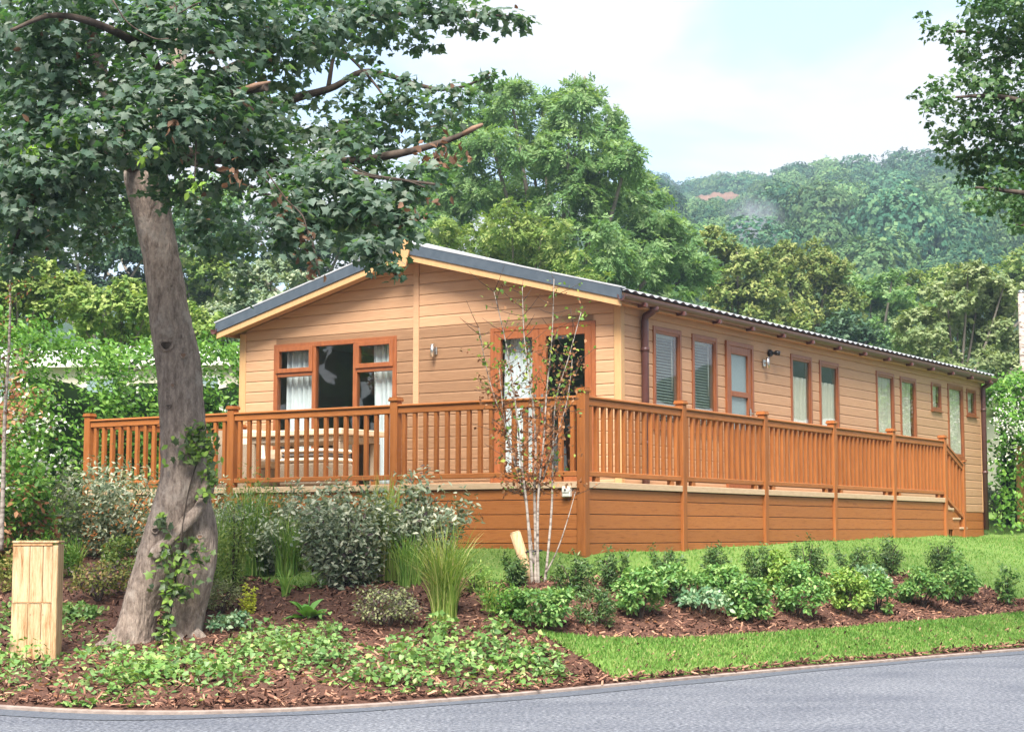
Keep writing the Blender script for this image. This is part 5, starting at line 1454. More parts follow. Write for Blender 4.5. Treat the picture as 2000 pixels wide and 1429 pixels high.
def lily(px, py, n=6, s=.055):
    Y = onground(75, 1105).y
    c = at(px, py, Y - .1)
    rng = np.random.default_rng(int(px)); a = np.arange(n) * 6.283 / n
    out = np.c_[np.cos(a), np.sin(a), .8 * np.ones(n)]
    nrm = nz(np.c_[-np.cos(a)*.8, -np.sin(a)*.8, np.ones(n)])
    R = empty('orange_flower', (c.x, c.y, T1(c.x, c.y)), 0, label='orange day lily flower on a thin stalk near the bollard', cat='flower', group='orange day lily flowers')
    h = c.z - T1(c.x, c.y)
    stuff(leaves('petals', np.tile([[0, 0, h]], (n, 1)), nrm, out, s, OVATE, M['orange'], R, rng))
    MB().tube([(0, 0, 0), (.01, .01, h*.5), (0, 0, h)], .004, 5).build('stalk', M['blade'], R)
for q in ((86, 1060), (140, 1117), (6, 1092), (10, 1112), (132, 1122)): lily(*q)
# low plants
shrub('hebe_bush', 'round grey green hebe dome on the bark mulch', 'bush', 755, 1232, 135, 92, DIAM, .030, 2400, 'hebe', 320, None, 'dome', -.5, 6, 'purple', .35, clumps=40)
shrub('golden_euonymus', 'small bright yellow green upright shrub by the maple', 'shrub', 489, 1205, 36, 66, OVATE, .032, 330, 'yellow', 321, None, 'upright', clumps=6, stems=3)
shrub('heath_bush', 'grey green low bush at the foot of the maple', 'bush', 432, 1205, 90, 70, LANCE, .04, 800, 'hebe', 322, None, 'dome', -.4, 5)
shrub('spirea_bush', 'spirea bush with pinkish yellow leaves next to the bollard', 'bush', 190, 1182, 130, 95, OVATE, .038, 1300, 'spirea', 323, None, 'dome', -.5, 6, 'purple', .25)
shrub('flowering_shrub', 'low leafy shrub with yellowish tips against the trunk', 'shrub', 235, 1140, 90, 100, OVATE, .042, 800, 'bushtree', 324, None, 'dome', -.5, 5)
shrub('low_perennial', 'low green perennial spreading between bollard and maple', 'plant', 155, 1215, 90, 40, OVATE, .05, 420, 'ivy', 325, None, 'dome', -.2, 3)
shrub('low_perennial', 'pale blue green low plant in front of the golden shrub', 'plant', 450, 1240, 90, 46, OVATE, .045, 420, 'bluegreen', 326, None, 'dome', -.2, 3)
shrub('leafy_weed', 'bright green herb growing between maple trunk and silver shrub', 'plant', 440, 1150, 100, 130, OVATE, .045, 900, 'bushtree', 327, None, 'upright', clumps=16)
for i, (x, y, w_, h_, lf, sz_, n_, mt, lb) in enumerate((
        (30, 1085, 120, 130, OVATE, .05, 1500, 'silver', 'silver leaved shrub in front of the slender birch'),
        (150, 1050, 150, 130, OVATE, .055, 2000, 'silver', 'silver leaved shrub against the end post of the deck'),
        (300, 1060, 110, 140, OVATE, .05, 1500, 'silver', 'silver leaved shrub close behind the maple beneath the rail'),
        (430, 1075, 110, 120, OVATE, .05, 1300, 'silver', 'silver leaved shrub on the deck side of the maple trunk'),
        (590, 1085, 120, 120, OVATE, .055, 1400, 'silver', 'silver leaved shrub below the rattan footstool'),
        (455, 1165, 90, 170, LANCE, .055, 1300, 'bushtree', 'tall light green herb leaning against the maple trunk'),
        (395, 1200, 80, 110, OVATE, .04, 900, 'bushtree', 'yellow green bushy herb at the right foot of the maple'),
        (90, 1140, 110, 90, OVATE, .045, 1000, 'vine', 'fresh green leafy plant behind the bollard'),
        (30, 1160, 90, 90, OVATE, .045, 900, 'spirea', 'reddish green low shrub beyond the bollard'),
        (505, 1105, 110, 165, LANCE, .055, 1500, 'bushtree', 'tall fresh green herb in front of the pale terrace table'),
        (640, 1108, 130, 140, OVATE, .06, 1700, 'silver', 'silver leaved shrub between the lawn gap and the deck skirting'),
        (345, 1150, 80, 100, OVATE, .04, 700, 'spirea', 'yellowish leafy shrub hugging the maple foot'),
        (700, 1120, 90, 110, OVATE, .05, 800, 'purple', 'dark purplish shrub inside the silver shrubs'),
        (925, 1165, 70, 60, LANCE, .05, 500, 'blade', 'small green shrub between arching grass and birch'),
        (985, 1215, 80, 70, OVATE, .04, 900, 'vine', 'feathery green plant beside the arching grass'))):
    shrub('silver_shrub' if mt == 'silver' else 'leafy_shrub', lb, 'shrub', x, y, w_*1.12, h_*1.18, lf, sz_, int(n_*1.25), mt, 340 + i, None, 'upright', clumps=24, stems=5, width=.8)
for i, (x, y, h_, lb) in enumerate(((115, 1075, 120, 'fresh grass clump among the silver shrubs behind the bollard'), (35, 1065, 130, 'tall grass tuft below the slender birch'), (560, 1125, 120, 'light green grass rising between two silver shrubs'), (800, 1150, 110, 'soft green grass leaning on the silver shrub near the skirting'), (425, 1130, 150, 'narrow green grass close to the maple trunk'))):
    grass_clump('ornamental_grass', lb, x, y, h_*1.1, .52, 190, 'blade', 360 + i, .008, .95, .11)
# hosta: each large leaf a piece of its own
hg = onground(600, 1218)
HO = empty('hosta', hg, 0, label='small hosta with broad ribbed green leaves on the mulch', cat='plant')
HL = tmpl([(0, 0, 0), (-.30, .30, .10), (.30, .30, .10), (0, .30, 0), (-.34, .58, .06), (.34, .58, .06), (0, .6, -.03), (-.18, .84, -.06), (.18, .84, -.06), (0, 1, -.2)],
          [(0,3,1),(0,2,3),(1,3,6),(1,6,4),(3,2,5),(3,5,6),(4,6,7),(6,5,8),(6,9,7),(6,8,9)])
hm = []
for v_ in (.1, .5, .9):
    m_ = tri_mesh('leaf', HL[0], HL[1], np.full(len(HL[0]), v_), smooth=True); m_.materials.append(M['hosta']); hm.append(m_)
rr = random.Random(4)
for i in range(15):
    a = i * 2.4; el = rr.uniform(.15, 1.1); s_ = rr.uniform(.13, .2)
    y = Vector((math.cos(a)*math.cos(el), math.sin(a)*math.cos(el), math.sin(el))); z = Vector((0, 0, 1)) - y * y.z + Vector((rr.uniform(-.2, .2), rr.uniform(-.2, .2), 0)); z = (z - y*z.dot(y)).normalized()
    m4 = Matrix((y.cross(z), y, z)).transposed().to_4x4() @ Matrix.Scale(s_, 4)
    m4.translation = y * .04 + Vector((0, 0, .04))
    o = link('leaf', hm[i % 3], None, HO); o.matrix_local = m4
MB().tube([(0, 0, -.02), (.01, 0, .12), (.02, -.01, .26)], [.006, .005, .003], 6).build('flower_stem', M['hosta'], HO)

# trailing ground cover: one mass
rng = np.random.default_rng(55)
gp = []
for (x, y, rx, ry, n) in ((250, 1338, 95, 34, 800), (330, 1318, 70, 36, 620), (430, 1335, 70, 26, 420), (560, 1290, 110, 34, 800), (640, 1300, 60, 28, 380), (500, 1270, 60, 26, 330), (860, 1260, 55, 32, 380), (870, 1318, 100, 30, 640), (780, 1300, 50, 26, 260), (960, 1290, 60, 30, 420), (1020, 1318, 55, 26, 400), (1060, 1300, 40, 24, 220), (720, 1345, 60, 14, 200), (200, 1296, 60, 22, 260), (20, 1300, 45, 40, 320), (50, 1310, 55, 16, 220), (10, 1230, 30, 40, 260), (640, 1255, 40, 16, 140), (980, 1245, 40, 16, 140), (1090, 1325, 24, 14, 90), (130, 1240, 40, 26, 200), (20, 1350, 30, 16, 80), (790, 1345, 60, 14, 160)):
    n = int(n * 1.15); c = onground(x, y); e = onground(x + rx, y); f_ = onground(x, y - ry); h_ = onground(x, min(y + ry, 1372))
    a = rng.random(n) * 6.283; q = rng.random(n) ** .66 * 1.42 * (1 + .22*np.sin(5*a + x) + .12*np.sin(9*a - y))
    xx = c.x + np.cos(a) * q * (e.x - c.x); dy = np.sin(a) * q
    yy = c.y + np.where(dy > 0, dy * (f_.y - c.y), dy * (c.y - h_.y))
    hgt = (1 - q**2).clip(.06, 1) * .20 * (.5 + rng.random(n))
    gp.append(np.c_[xx, np.maximum(yy, E_(xx) + .06), hgt])
gp = np.concatenate(gp)
gz = T_(gp[:, 0], gp[:, 1]) + .035 + gp[:, 2] * rng.random(len(gp)) ** .7
pos = np.c_[gp[:, 0], gp[:, 1], gz]
o2 = nz(rng.normal(size=pos.shape) + np.array([[0, -.3, .6]])); bn, bt = orient(o2, rng, .8, .45, .1)
HEART = tmpl([(0, .08, 0), (-.34, 0, .06), (.34, 0, .06), (-.42, .3, .03), (.42, .3, .03), (0, .35, -.03), (-.24, .68, -.02), (.24, .68, -.02), (0, 1, -.1)], [(0,5,1),(0,2,5),(1,5,3),(2,4,5),(3,5,6),(5,4,7),(5,8,6),(5,7,8)])
tag(leaves('ground_cover', pos, bn, bt, .028 + .030 * rng.random(len(pos)), HEART, M['ivy'], None, rng), 'trailing green ground cover spreading over the mulch', None, None, 'stuff')
# thin dry stalks and fallen leaves on the mulch
n = 420
x = rng.uniform(-4, 5, n); y = E_(x) + .06 + rng.random(n) * 2.2
keep = y < BK(x); x, y = x[keep], y[keep]
pos = np.c_[x, y, T_(x, y) + .06]
tag(leaves('fallen_leaves', pos, nz(UP + rng.normal(size=pos.shape) * .4), rdir(len(pos), rng), .03 + .03 * rng.random(len(pos)), OVATE, M['brown_leaf'], None, rng), 'dry fallen leaves lying on the bark mulch', None, None, 'stuff')

# ------------------------------------------------------------------ vine hedges with white blossom
def vine_hedge(name, label, A, B, h, thick, n, seed, leaf=.085, flowers=60, hvar=.25, mat='vine', mat2=None, frac2=0.0, fl_low=.45):
    """a wall of leaves from A to B (x, y); h metres tall"""
    A, B = np.array(A, float), np.array(B, float)
    rng = np.random.default_rng(seed)
    d = B - A; ln = np.linalg.norm(d); d /= ln; nr = np.array([d[1], -d[0]])
    if nr @ A > 0: nr = -nr                                   # faces the camera side
    base = (A + B) / 2; bz = T1(*base)
    R = empty(name, (base[0], base[1], bz), 0, label=label, cat='hedge')
    def top(s): return h * (1 + hvar * (.5*np.sin(s*.9 + seed) + .35*np.sin(s*2.3 + 2*seed) + .2*np.sin(s*5.1)))
    def bulge(s, t): return thick * np.clip(.52 + .2*np.sin(s*1.7 + 3*t + seed) + .16*np.sin(s*4.3 - 5*t) + .12*np.sin(s*9.1 + 7*t), .28, 1)
    s = rng.random(n) * ln; t = rng.random(n) ** .75
    hh = top(s); z = t * hh
    prof = np.sqrt(np.clip(1 - (np.clip(t - .55, 0, 1)/.45)**2, 0, 1))
    off = bulge(s, t) * (prof + .12) + rng.normal(size=n) * .12
    off -= rng.random(n) ** 2 * .35
    ontop = rng.random(n) < .18
    off[ontop] = rng.uniform(-.6, .5, ontop.sum()) * thick; z[ontop] = hh[ontop] * (1 + rng.normal(size=ontop.sum()) * .03)
    P = np.c_[A[0] + d[0]*s + nr[0]*off - base[0], A[1] + d[1]*s + nr[1]*off - base[1], z + T_(A[0] + d[0]*s, A[1] + d[1]*s) - bz]
    out = nz(np.c_[nr[0]*np.ones(n), nr[1]*np.ones(n), .35 + t*.6] + rng.normal(size=(n, 3)) * .5)
    nrm, tip = orient(out, rng, .4, .5, .6)
    sz = leaf * (.6 + .7 * rng.random(n))
    if mat2:
        f = (noise_field(P, seed) < frac2)
        stuff(leaves('foliage', P[f], nrm[f], tip[f], sz[f], OVATE, M[mat2], R, rng)); f = ~f
        stuff(leaves('foliage', P[f], nrm[f], tip[f], sz[f], OVATE, M[mat], R, rng))
    else:
        stuff(leaves('foliage', P, nrm, tip, sz, OVATE, M[mat], R, rng))
    # dark filler mesh added behind the leaves, closes see-through gaps
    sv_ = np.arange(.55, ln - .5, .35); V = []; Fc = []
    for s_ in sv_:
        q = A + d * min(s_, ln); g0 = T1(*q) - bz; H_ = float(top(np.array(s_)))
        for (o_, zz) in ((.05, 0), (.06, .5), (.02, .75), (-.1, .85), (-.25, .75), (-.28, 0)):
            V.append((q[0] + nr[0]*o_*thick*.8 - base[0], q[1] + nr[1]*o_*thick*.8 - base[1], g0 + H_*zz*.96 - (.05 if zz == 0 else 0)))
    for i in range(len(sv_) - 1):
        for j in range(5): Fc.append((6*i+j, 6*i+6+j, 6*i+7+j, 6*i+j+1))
    MB().add(V, Fc).build('dark_filler', M['hill'], R)
    # blossom sprays
    if flowers:
        s = rng.random(flowers) * ln; t = fl_low + (1 - fl_low) * rng.random(flowers) ** .6
        fp_ = []
        for i in range(flowers):
            m_ = rng.integers(14, 46); zc = t[i] * float(top(np.array(s[i])))
            o_ = float(bulge(np.array(s[i]), np.array(t[i]))) * (math.sqrt(max(0, 1 - (max(0, t[i] - .55)/.45)**2)) + .2)
            q = A + d * s[i] + nr * o_
            c = np.array([q[0] - base[0], q[1] - base[1], zc + T1(*q) - bz])
            fp_.append(c + rng.normal(size=(m_, 3)) * np.array([[.13, .10, .09]]) * rng.uniform(.5, 1.3))
        fp_ = np.concatenate(fp_); o2 = nz(rdir(len(fp_), rng) + np.array([[nr[0], nr[1], .5]])); bn, bt = orient(o2, rng, .3, .8, 0)
        stuff(leaves('blossom', fp_, bn, bt, .035 + .03 * rng.random(len(fp_)), DIAM, M['petal'], R, rng))
    return R
def noise_field(P, seed):
    return np.array([.5 + .5 * noise.noise(Vector((p[0]*.7 + seed, p[1]*.7, p[2]*.9))) for p in P]) + np.random.default_rng(seed).normal(size=len(P)) * .08
w = lambda lx, ly: loc2w(lx, ly)
vine_hedge('vine_hedge', 'tall green vine hedge with white blossom beside the deck', w(-8.7, -2.2), w(-8.9, 11.5), 2.95, 1.3, 36000, 3, .085, 34, .08, fl_low=.6)
vine_hedge('brown_hedge', 'thicket of shrubs with many withered brown leaves below the vine', (-6.7, 19.0), (-5.45, 19.9), 1.75, 1.1, 9000, 5, .07, 26, .25, mat2='brown_leaf', frac2=.52, fl_low=.5)
vine_hedge('brown_hedge', 'taller thicket with brown and green leaves around the thin birch', (-8.2, 20.0), (-6.25, 21.2), 3.0, 1.2, 13000, 8, .07, 20, .2, mat2='brown_leaf', frac2=.50, fl_low=.5)
vine_hedge('vine_hedge', 'vine hedge with white blossom behind the rear corner of the lodge', (8.75, 32.6), (14.0, 33.6), 2.6, 1.2, 18000, 6, .10, 170, .10, fl_low=.35)
shrub('silver_shrub', 'loose grey green shrub at the foot of the blossoming vine behind the lodge', 'shrub', 1950, 1018, 110, 85, OVATE, .07, 1300, 'greytree', 401, None, 'dome', -.6, 6)
# slim birch at the left edge
bs = at(4, 1062, 17.6); bs.z = T1(bs.x, bs.y)
SB = empty('slender_birch', bs, 0, label='slender white birch stem rising through the brown leaved thicket', cat='tree')
q = lambda x, y: at(x, y, 17.6) - bs
Qs = limb_pts([q(2, 1075), q(6, 950), q(10, 800), q(17, 690), q(20, 560), q(14, 430)], 6)
MB().tube(Qs, list(np.linspace(.026, .006, len(Qs))), 8, True, .1).build('stem', M['birch'], SB)
rng = np.random.default_rng(88); lp = []
for i in range(8, len(Qs)):
    for _ in range(2):
        d = Vector((rng.normal(), rng.normal(), rng.uniform(-.2, .8))).normalized() * rng.uniform(.2, .6)
        MB().tube([Qs[i], Qs[i] + d], [.004, .002], 4).build('twig', M['bark_dark'], SB)
        lp += [tuple(Qs[i] + d * rng.random() + Vector(rng.normal(size=3)) * .03) for _k in range(8)]
lp = np.array(lp); bn, bt = orient(rdir(len(lp), rng), rng, .2, .8, .6)
f = rng.random(len(lp)) < .5
stuff(leaves('foliage', lp[f], bn[f], bt[f], .045, OVATE, M['brown_leaf'], SB, rng)); stuff(leaves('foliage', lp[~f], bn[~f], bt[~f], .045, OVATE, M['birch_leaf'], SB, rng))

# ------------------------------------------------------------------ neighbouring buildings
def neighbour(name, label, x, y, rz_, ln, wd, zb, eave, wall='render'):
    R = empty(name, (x, y, zb), rz_, label=label, cat='lodge')
    mb = MB().box(-ln/2, ln/2, -wd/2, wd/2, -.6, eave)
    mb.build('wall', M[wall], R)
    k = wd/2 + .25; rise = wd * .13
    MB().prism([(-k, eave - .02), (0, eave + rise), (k, eave - .02), (k, eave + .1), (0, eave + rise + .12), (-k, eave + .1)], 'x', -ln/2 - .25, ln/2 + .25).build('roof', M['pale_roof'], R)
    MB().bbox(-ln/2 - .25, ln/2 + .25, -k - .05, -k + .03, eave - .12, eave + .02).build('gutter', M['white'], R)
    for sx in np.arange(-ln/2 + 1.2, ln/2 - .8, 2.6):
        W_ = MB().bbox(sx - .55, sx + .55, -wd/2 - .03, -wd/2 + .02, eave - 1.5, eave - .35).build('window', M['white'], R)
        MB().box(sx - .48, sx + .48, -wd/2 - .036, -wd/2 - .031, eave - 1.43, eave - .42).build('pane', M['frost'], W_)
    return R
neighbour('cream_lodge', 'cream lodge whose pale roof edge shows over the blossoming vine', 18.9, 43.0, math.radians(4), 13.0, 5.0, T1(15, 41), 2.45)
neighbour('cream_lodge', 'cream lodge with pale roof standing across the lawn', 27.0, 38.0, math.radians(62), 13.0, 5.0, 1.4, 2.6)
neighbour('white_caravan', 'pale roofed holiday caravan showing over the vine hedge', -10.8, 48.0, math.radians(-8), 12.0, 4.5, T1(-9, 47), 3.1)
# pale post at the edge
pp = at(1999, 900, 36.5); gz_ = T1(pp.x, pp.y); hh = at(1996, 572, 36.5).z - gz_
PO = empty('pale_post', (pp.x + .06, pp.y, gz_), 0, label='pale weathered tall post rising beside the vine covered fence', cat='post')
MB().tube([(0, 0, -.1), (0, 0, hh*.5), (-.01, 0, hh)], [.08, .078, .07], 14, True, .05).build('shaft', M['birch'], PO)
MB().tube([(-.01, 0, hh), (-.01, 0, hh + .06)], [.078, .04], 14).build('cap', M['steel'], PO)
fx = at(1984, 900, 32.6)
FE = empty('board_fence', (fx.x, 32.6, T1(fx.x, 32.6)), math.radians(6), label='orange brown board fence with rounded top near the vine', cat='fence')
for i in range(14):
    MB().bbox(i*.145, i*.145 + .138, -.012, .012, .0, 1.52 + .12*math.sin(min(i, 6)*.26), .004).build('board', M['fence'], FE)
for zz in (.35, 1.2):
    MB().bbox(0, 2.02, .013, .06, zz, zz + .07, .004).build('rail', M['fence'], FE)

# ------------------------------------------------------------------ trees behind
def tree(name, label, Y, bx_, blobs, T, size, mat, seed, den=1.0, trunk_r=.16, gap=.0, barkm='grey_trunk', spread=.55, group=None, up=.5, droop=.3, core=False):
    rng = np.random.default_rng(seed)
    b = at(bx_, 1000, Y); gz = T1(b.x, b.y); B = Vector((b.x, Y, gz)); k = ppm(Y)
    R = empty(name, B, 0, label=label, cat='tree', group=group)
    cx_ = np.mean([q[0] for q in blobs]); P_, O_ = [], []
    rad = (max(q[0] + q[2] for q in blobs) - min(q[0] - q[2] for q in blobs)) / 2
    lowest = max(q[1] for q in blobs)
    fork = at(bx_ + (cx_ - bx_)*.3, lowest, Y) - B
    fork.z = max(fork.z * .8, .4)
    Qt = limb_pts([(0, 0, -.2), fork * .5 + Vector((.05, 0, 0)), fork], 4)
    MB().tube(Qt, list(np.linspace(trunk_r * 1.25, trunk_r * .8, len(Qt))), 10, True, .12).build('trunk', M[barkm], R)
    for q in blobs:
        x, y, r = q[:3]
        m = math.sqrt(max(0, 1 - ((x - cx_) / rad) ** 2))
        dY = q[3] if len(q) > 3 else rng.uniform(-1, 1) * spread * rad * k * m
        c = at(x, y, Y + dY) - B; r3 = r * k
        n = max(int(den * 58 * (r3 / size) ** 1.55), 30)
        p, o = clumpy(n, c, (r3 * 1.06, r3 * 1.06, r3 * .95), rng, sub=max(9, int(15*(r/60)**.5)), subr=.40, shell=.74, low=-.6)
        P_.append(p); O_.append(o)
        md = fork.lerp(c, .55) + Vector((0, 0, -.10 * (c - fork).length))
        Ql = limb_pts([fork * .92, md, c, c + (c - md) * .12], 4)
        MB().tube(Ql, list(np.linspace(trunk_r * .42, trunk_r * .06, len(Ql))), 6, True, .1).build('limb', M[barkm], R)
    P_ = np.concatenate(P_); O_ = np.concatenate(O_)
    if gap:
        f = noise_field(P_ * .9, seed) > gap; P_, O_ = P_[f], O_[f]
    nrm, tip = orient(O_, rng, up, .34, droop)
    stuff(leaves('crown', P_, nrm, tip, size * (.7 + .6 * rng.random(len(P_))), T, M[mat], R, rng))
    return R
tree('ash_tree', 'tall feathery ash tree rising behind the lodge roof', 56, 1090,
     [(945, 215, 58), (1000, 200, 50), (1060, 230, 55), (1125, 215, 55), (1185, 250, 55), (1225, 310, 52), (900, 280, 60), (965, 295, 65), (1040, 310, 65), (1110, 300, 65), (1175, 335, 60), (1255, 375, 48), (870, 350, 60), (930, 380, 65), (1010, 400, 70), (1100, 395, 70), (1190, 415, 65), (1270, 440, 58), (1320, 480, 52), (1150, 480, 75), (1235, 500, 70), (1310, 545, 60), (1355, 525, 42), (1060, 480, 70), (1000, 480, 60), (880, 430, 55), (1180, 560, 65), (1280, 600, 60), (1140, 180, 30)],
     ASHSPRAY, .36, 'ash', 501, 1.9, .26, .16, up=.45)
tree('young_ash', 'smaller yellow green tree just behind the ridge of the lodge', 47, 1010,
     [(1000, 440, 55), (950, 470, 50), (1060, 455, 55), (1010, 510, 60), (900, 500, 45), (1100, 500, 50), (860, 460, 40), (1040, 560, 60), (960, 560, 60), (1150, 570, 50)], ASHSPRAY, .28, 'bushtree', 502, 1.1, .12, .15)
tree('lime_tree', 'yellowish lime tree with dark hollows beside the ash', 66, 1440, [(1400, 482, 40), (1440, 505, 48), (1490, 530, 46), (1395, 550, 45), (1480, 570, 50), (1430, 600, 55), (1520, 610, 48), (1400, 640, 50), (1480, 650, 50), (1550, 650, 40)], CLUMP, .27, 'lime', 503, 1.0, .2, .12)
tree('lime_tree', 'yellowish lime tree standing where smoke rises behind', 70, 1570, [(1535, 500, 36), (1585, 510, 42), (1620, 530, 40), (1540, 560, 45), (1610, 560, 42), (1570, 610, 48), (1650, 600, 40), (1620, 650, 50), (1560, 660, 45)], CLUMP, .27, 'lime', 504, 1.0, .2, .12)
tree('green_tree', 'fresh green tree in line after the lime trees', 74, 1700, [(1660, 560, 34), (1700, 580, 40), (1740, 560, 36), (1680, 620, 48), (1750, 620, 45), (1710, 670, 50), (1790, 600, 36), (1650, 660, 40), (1770, 680, 45)], CLUMP, .28, 'ash', 505, 1.0, .2, .1)
tree('dark_tree', 'dark green tree low behind the long roof', 60, 1660, [(1640, 640, 40), (1690, 670, 42), (1620, 690, 40), (1720, 700, 40), (1670, 720, 40)], CLUMP, .28, 'darktree', 506, .95, .16, .1)
tree('willow_tree', 'pale feathery willow behind the rear end of the lodge', 50, 1860, [(1850, 590, 50), (1910, 580, 50), (1800, 640, 48), (1870, 650, 60), (1940, 630, 55), (1830, 700, 50), (1910, 710, 55), (1980, 680, 48), (1770, 690, 40), (1960, 560, 40), (1990, 740, 40), (1890, 545, 36)], CLUMP, .22, 'willow', 507, 1.1, .13, .05, up=.4, droop=.4)
tree('bright_tree', 'bright green tree beyond the feathery willow', 85, 1980, [(1960, 540, 40), (2010, 520, 44), (1985, 580, 45), (2040, 570, 45), (1920, 560, 36), (1830, 560, 40), (1870, 540, 34), (1780, 560, 36)], CLUMP, .30, 'bushtree', 508, .9, .2, .1)
tree('dark_tree', 'dark tree hanging over the caravan roof behind the maple', 58, 180, [(60, 470, 60), (140, 440, 65), (220, 480, 60), (120, 540, 60), (200, 560, 55), (40, 560, 50), (270, 540, 50), (300, 470, 55)], CLUMP, .28, 'darktree', 509, .9, .2, .2)
tree('dark_tree', 'blue green tree between maple trunk and lodge gable', 66, 600, [(520, 440, 60), (600, 430, 65), (680, 450, 60), (740, 480, 60), (560, 510, 60), (640, 520, 60), (450, 480, 55), (800, 470, 55), (780, 420, 50), (400, 440, 55)], CLUMP, .30, 'darktree', 510, .9, .22, .2)
tree('olive_tree', 'grey green bushy tree in front of the dark tree beside the gable', 42, 520, [(480, 560, 48), (530, 545, 45), (580, 560, 42), (450, 610, 48), (510, 610, 50), (560, 610, 45), (620, 580, 38), (430, 650, 40)], CLUMP, .22, 'greytree', 511, 1.0, .12, .08)
tree('hazel_bush', 'light green hazel above the vine hedge next to the maple trunk', 38, 220, [(190, 600, 42), (240, 580, 45), (290, 600, 42), (150, 620, 38), (250, 640, 42), (310, 650, 38), (200, 650, 40), (400, 640, 36), (360, 620, 38)], CLUMP, .20, 'bushtree', 512, 1.0, .10, .05)
tree('hazel_bush', 'pale green hazel over the brown leaved thicket', 34, 40, [(30, 560, 45), (80, 540, 42), (10, 610, 45), (110, 590, 40), (60, 620, 45), (-30, 570, 45), (140, 560, 34)], CLUMP, .19, 'bushtree', 513, 1.0, .10, .05)
tree('green_tree', 'leafy green tree filling the gap behind the maple crown', 75, 320, [(300, 420, 70), (400, 400, 70), (200, 400, 70), (100, 400, 70), (0, 430, 70), (350, 500, 60), (-50, 500, 70)], CLUMP, .34, 'ash', 514, .85, .24, .2)
tree('green_tree', 'green tree joining the ash to the trees over the gable', 62, 830, [(790, 400, 48), (840, 370, 45), (820, 440, 50), (760, 450, 48), (860, 470, 45), (730, 400, 40)], CLUMP, .28, 'ash', 515, .9, .2, .15)

tree('green_tree', 'soft green tree between maple trunk and gable eave', 60, 400, [(360, 540, 50), (420, 540, 48), (390, 590, 48), (450, 590, 44), (340, 590, 44), (470, 540, 40), (480, 620, 36)], CLUMP, .28, 'bushtree', 516, 1.0, .16, .05)
# ------------------------------------------------------------------ wooded hill
cr_x = [-400, 0, 400, 700, 1000, 1200, 1320, 1450, 1550, 1650, 1750, 1850, 2000, 2400]
cr_y = [560, 540, 520, 480, 400, 360, 338, 330, 322, 313, 310, 306, 296, 280]
def hill_z(X, Y):
    X = np.asarray(X, float); Y = np.asarray(Y, float)
    px = 1000 + F * X / np.maximum(Y, 1) / 1.0045
    py = np.interp(px, cr_x, cr_y)
    YC = 520.0
    zc = CAM_H + YC * (np.tan(TH + np.arctan((CY - py) / F)))
    g = np.clip((Y - 110) / (YC - 110), 0, 1)
    z = 5.0 + (zc - 11 - 5.0) * (g ** .92)
    z = z + 2.2 * np.sin(X*.045 + 1) * np.sin(Y*.03) * np.clip(g*3, 0, 1)
    back = np.clip((Y - YC) / 180, 0, 1)
    return z * (1 - .6*back) - 6*np.clip((120 - Y)/20, 0, 1)
hx = np.linspace(-260, 420, 120); hy = np.linspace(100, 690, 110)
XX, YY = np.meshgrid(hx, hy, indexing='ij')
tag(grid_mesh('hill', XX, YY, hill_z(XX, YY), M['hill']), 'wooded hillside beyond the lodge', None, None, 'structure')
def dome(n, rng, seed):
    """leaf tufts over a lumpy rounded crown"""
    d = rdir(int(n * 1.7), rng); d = d[d[:, 2] > -.38][:n]
    r = np.array([1 + .26 * noise.noise(Vector((q[0]*1.9 + seed*3.1, q[1]*1.9, q[2]*1.9))) + .13 * noise.noise(Vector((q[0]*4.6, q[1]*4.6 + seed, q[2]*4.6))) for q in d])
    p = d * (r * (1 - .22 * rng.random(len(d)) ** 2))[:, None] * np.array([[1, 1, .86]]) + np.array([[0, 0, .62]])
    nrm = nz(d + rng.normal(size=d.shape) * .22); tip = nz(rng.normal(size=d.shape) + d * .4 - UP * .2)
    return p, nrm, tip
hm_ = []
for v_ in range(7):
    rng = np.random.default_rng(600 + v_)
    P_, nrm, tip = dome(1000, rng, v_)
    V, Fc, k = leaf_arrays(P_, nrm, tip, .13 * (.7 + .6*rng.random(len(P_))), CLUMP_S, rng)
    mb = MB().tube([(0, 0, -1.2), (0, 0, .4)], [.06, .04], 5)
    tv = np.array(mb.v); tf = np.array([t for f_ in mb.f for t in ([f_[:3]] if len(f_) == 3 else [(f_[0], f_[i], f_[i+1]) for i in range(1, len(f_)-1)])])
    me = tri_mesh('hill_tree', np.r_[V, tv], np.r_[Fc, tf + len(V)], np.r_[np.repeat(rng.random(len(P_)), k), np.zeros(len(tv))])
    me.materials.append(M['hillwood'] if v_ % 3 else M['hillwood2']); hm_.append(me)
rng = np.random.default_rng(620)
# bare reddish bank below the crest
CLY = 430.0
spots = []
Yr = 150.0
while Yr < 524:
    stepx = 7.0 if Yr > 300 else 7.8
    X = (1215 - 1000) / F * Yr + rng.uniform(0, stepx)
    while X < (2035 - 1000) / F * Yr:
        xj, yj = X + rng.normal()*1.4, Yr + rng.normal()*2.2
        pxx = 1000 + F * xj / yj
        s_ = 3.0 + 3.2 * rng.random() ** 1.5
        if 1300 < pxx < 1490 and yj < CLY + 14:               # low growth below the bare bank
            s_ = min(s_, (at(pxx, 394 - (pxx - 1314) * .10 + 4 * math.sin(pxx * .11), yj).z - float(hill_z(xj, yj))) / 2.1)
            if yj > CLY - 9: s_ = 0
        if s_ > 1.0: spots.append((xj, yj, s_))
        X += stepx
    Yr += 10.5 if Yr > 300 else 12.5
spots.sort(key=lambda t: -t[2] / t[1])
near, rest = spots[:290], spots[290:]
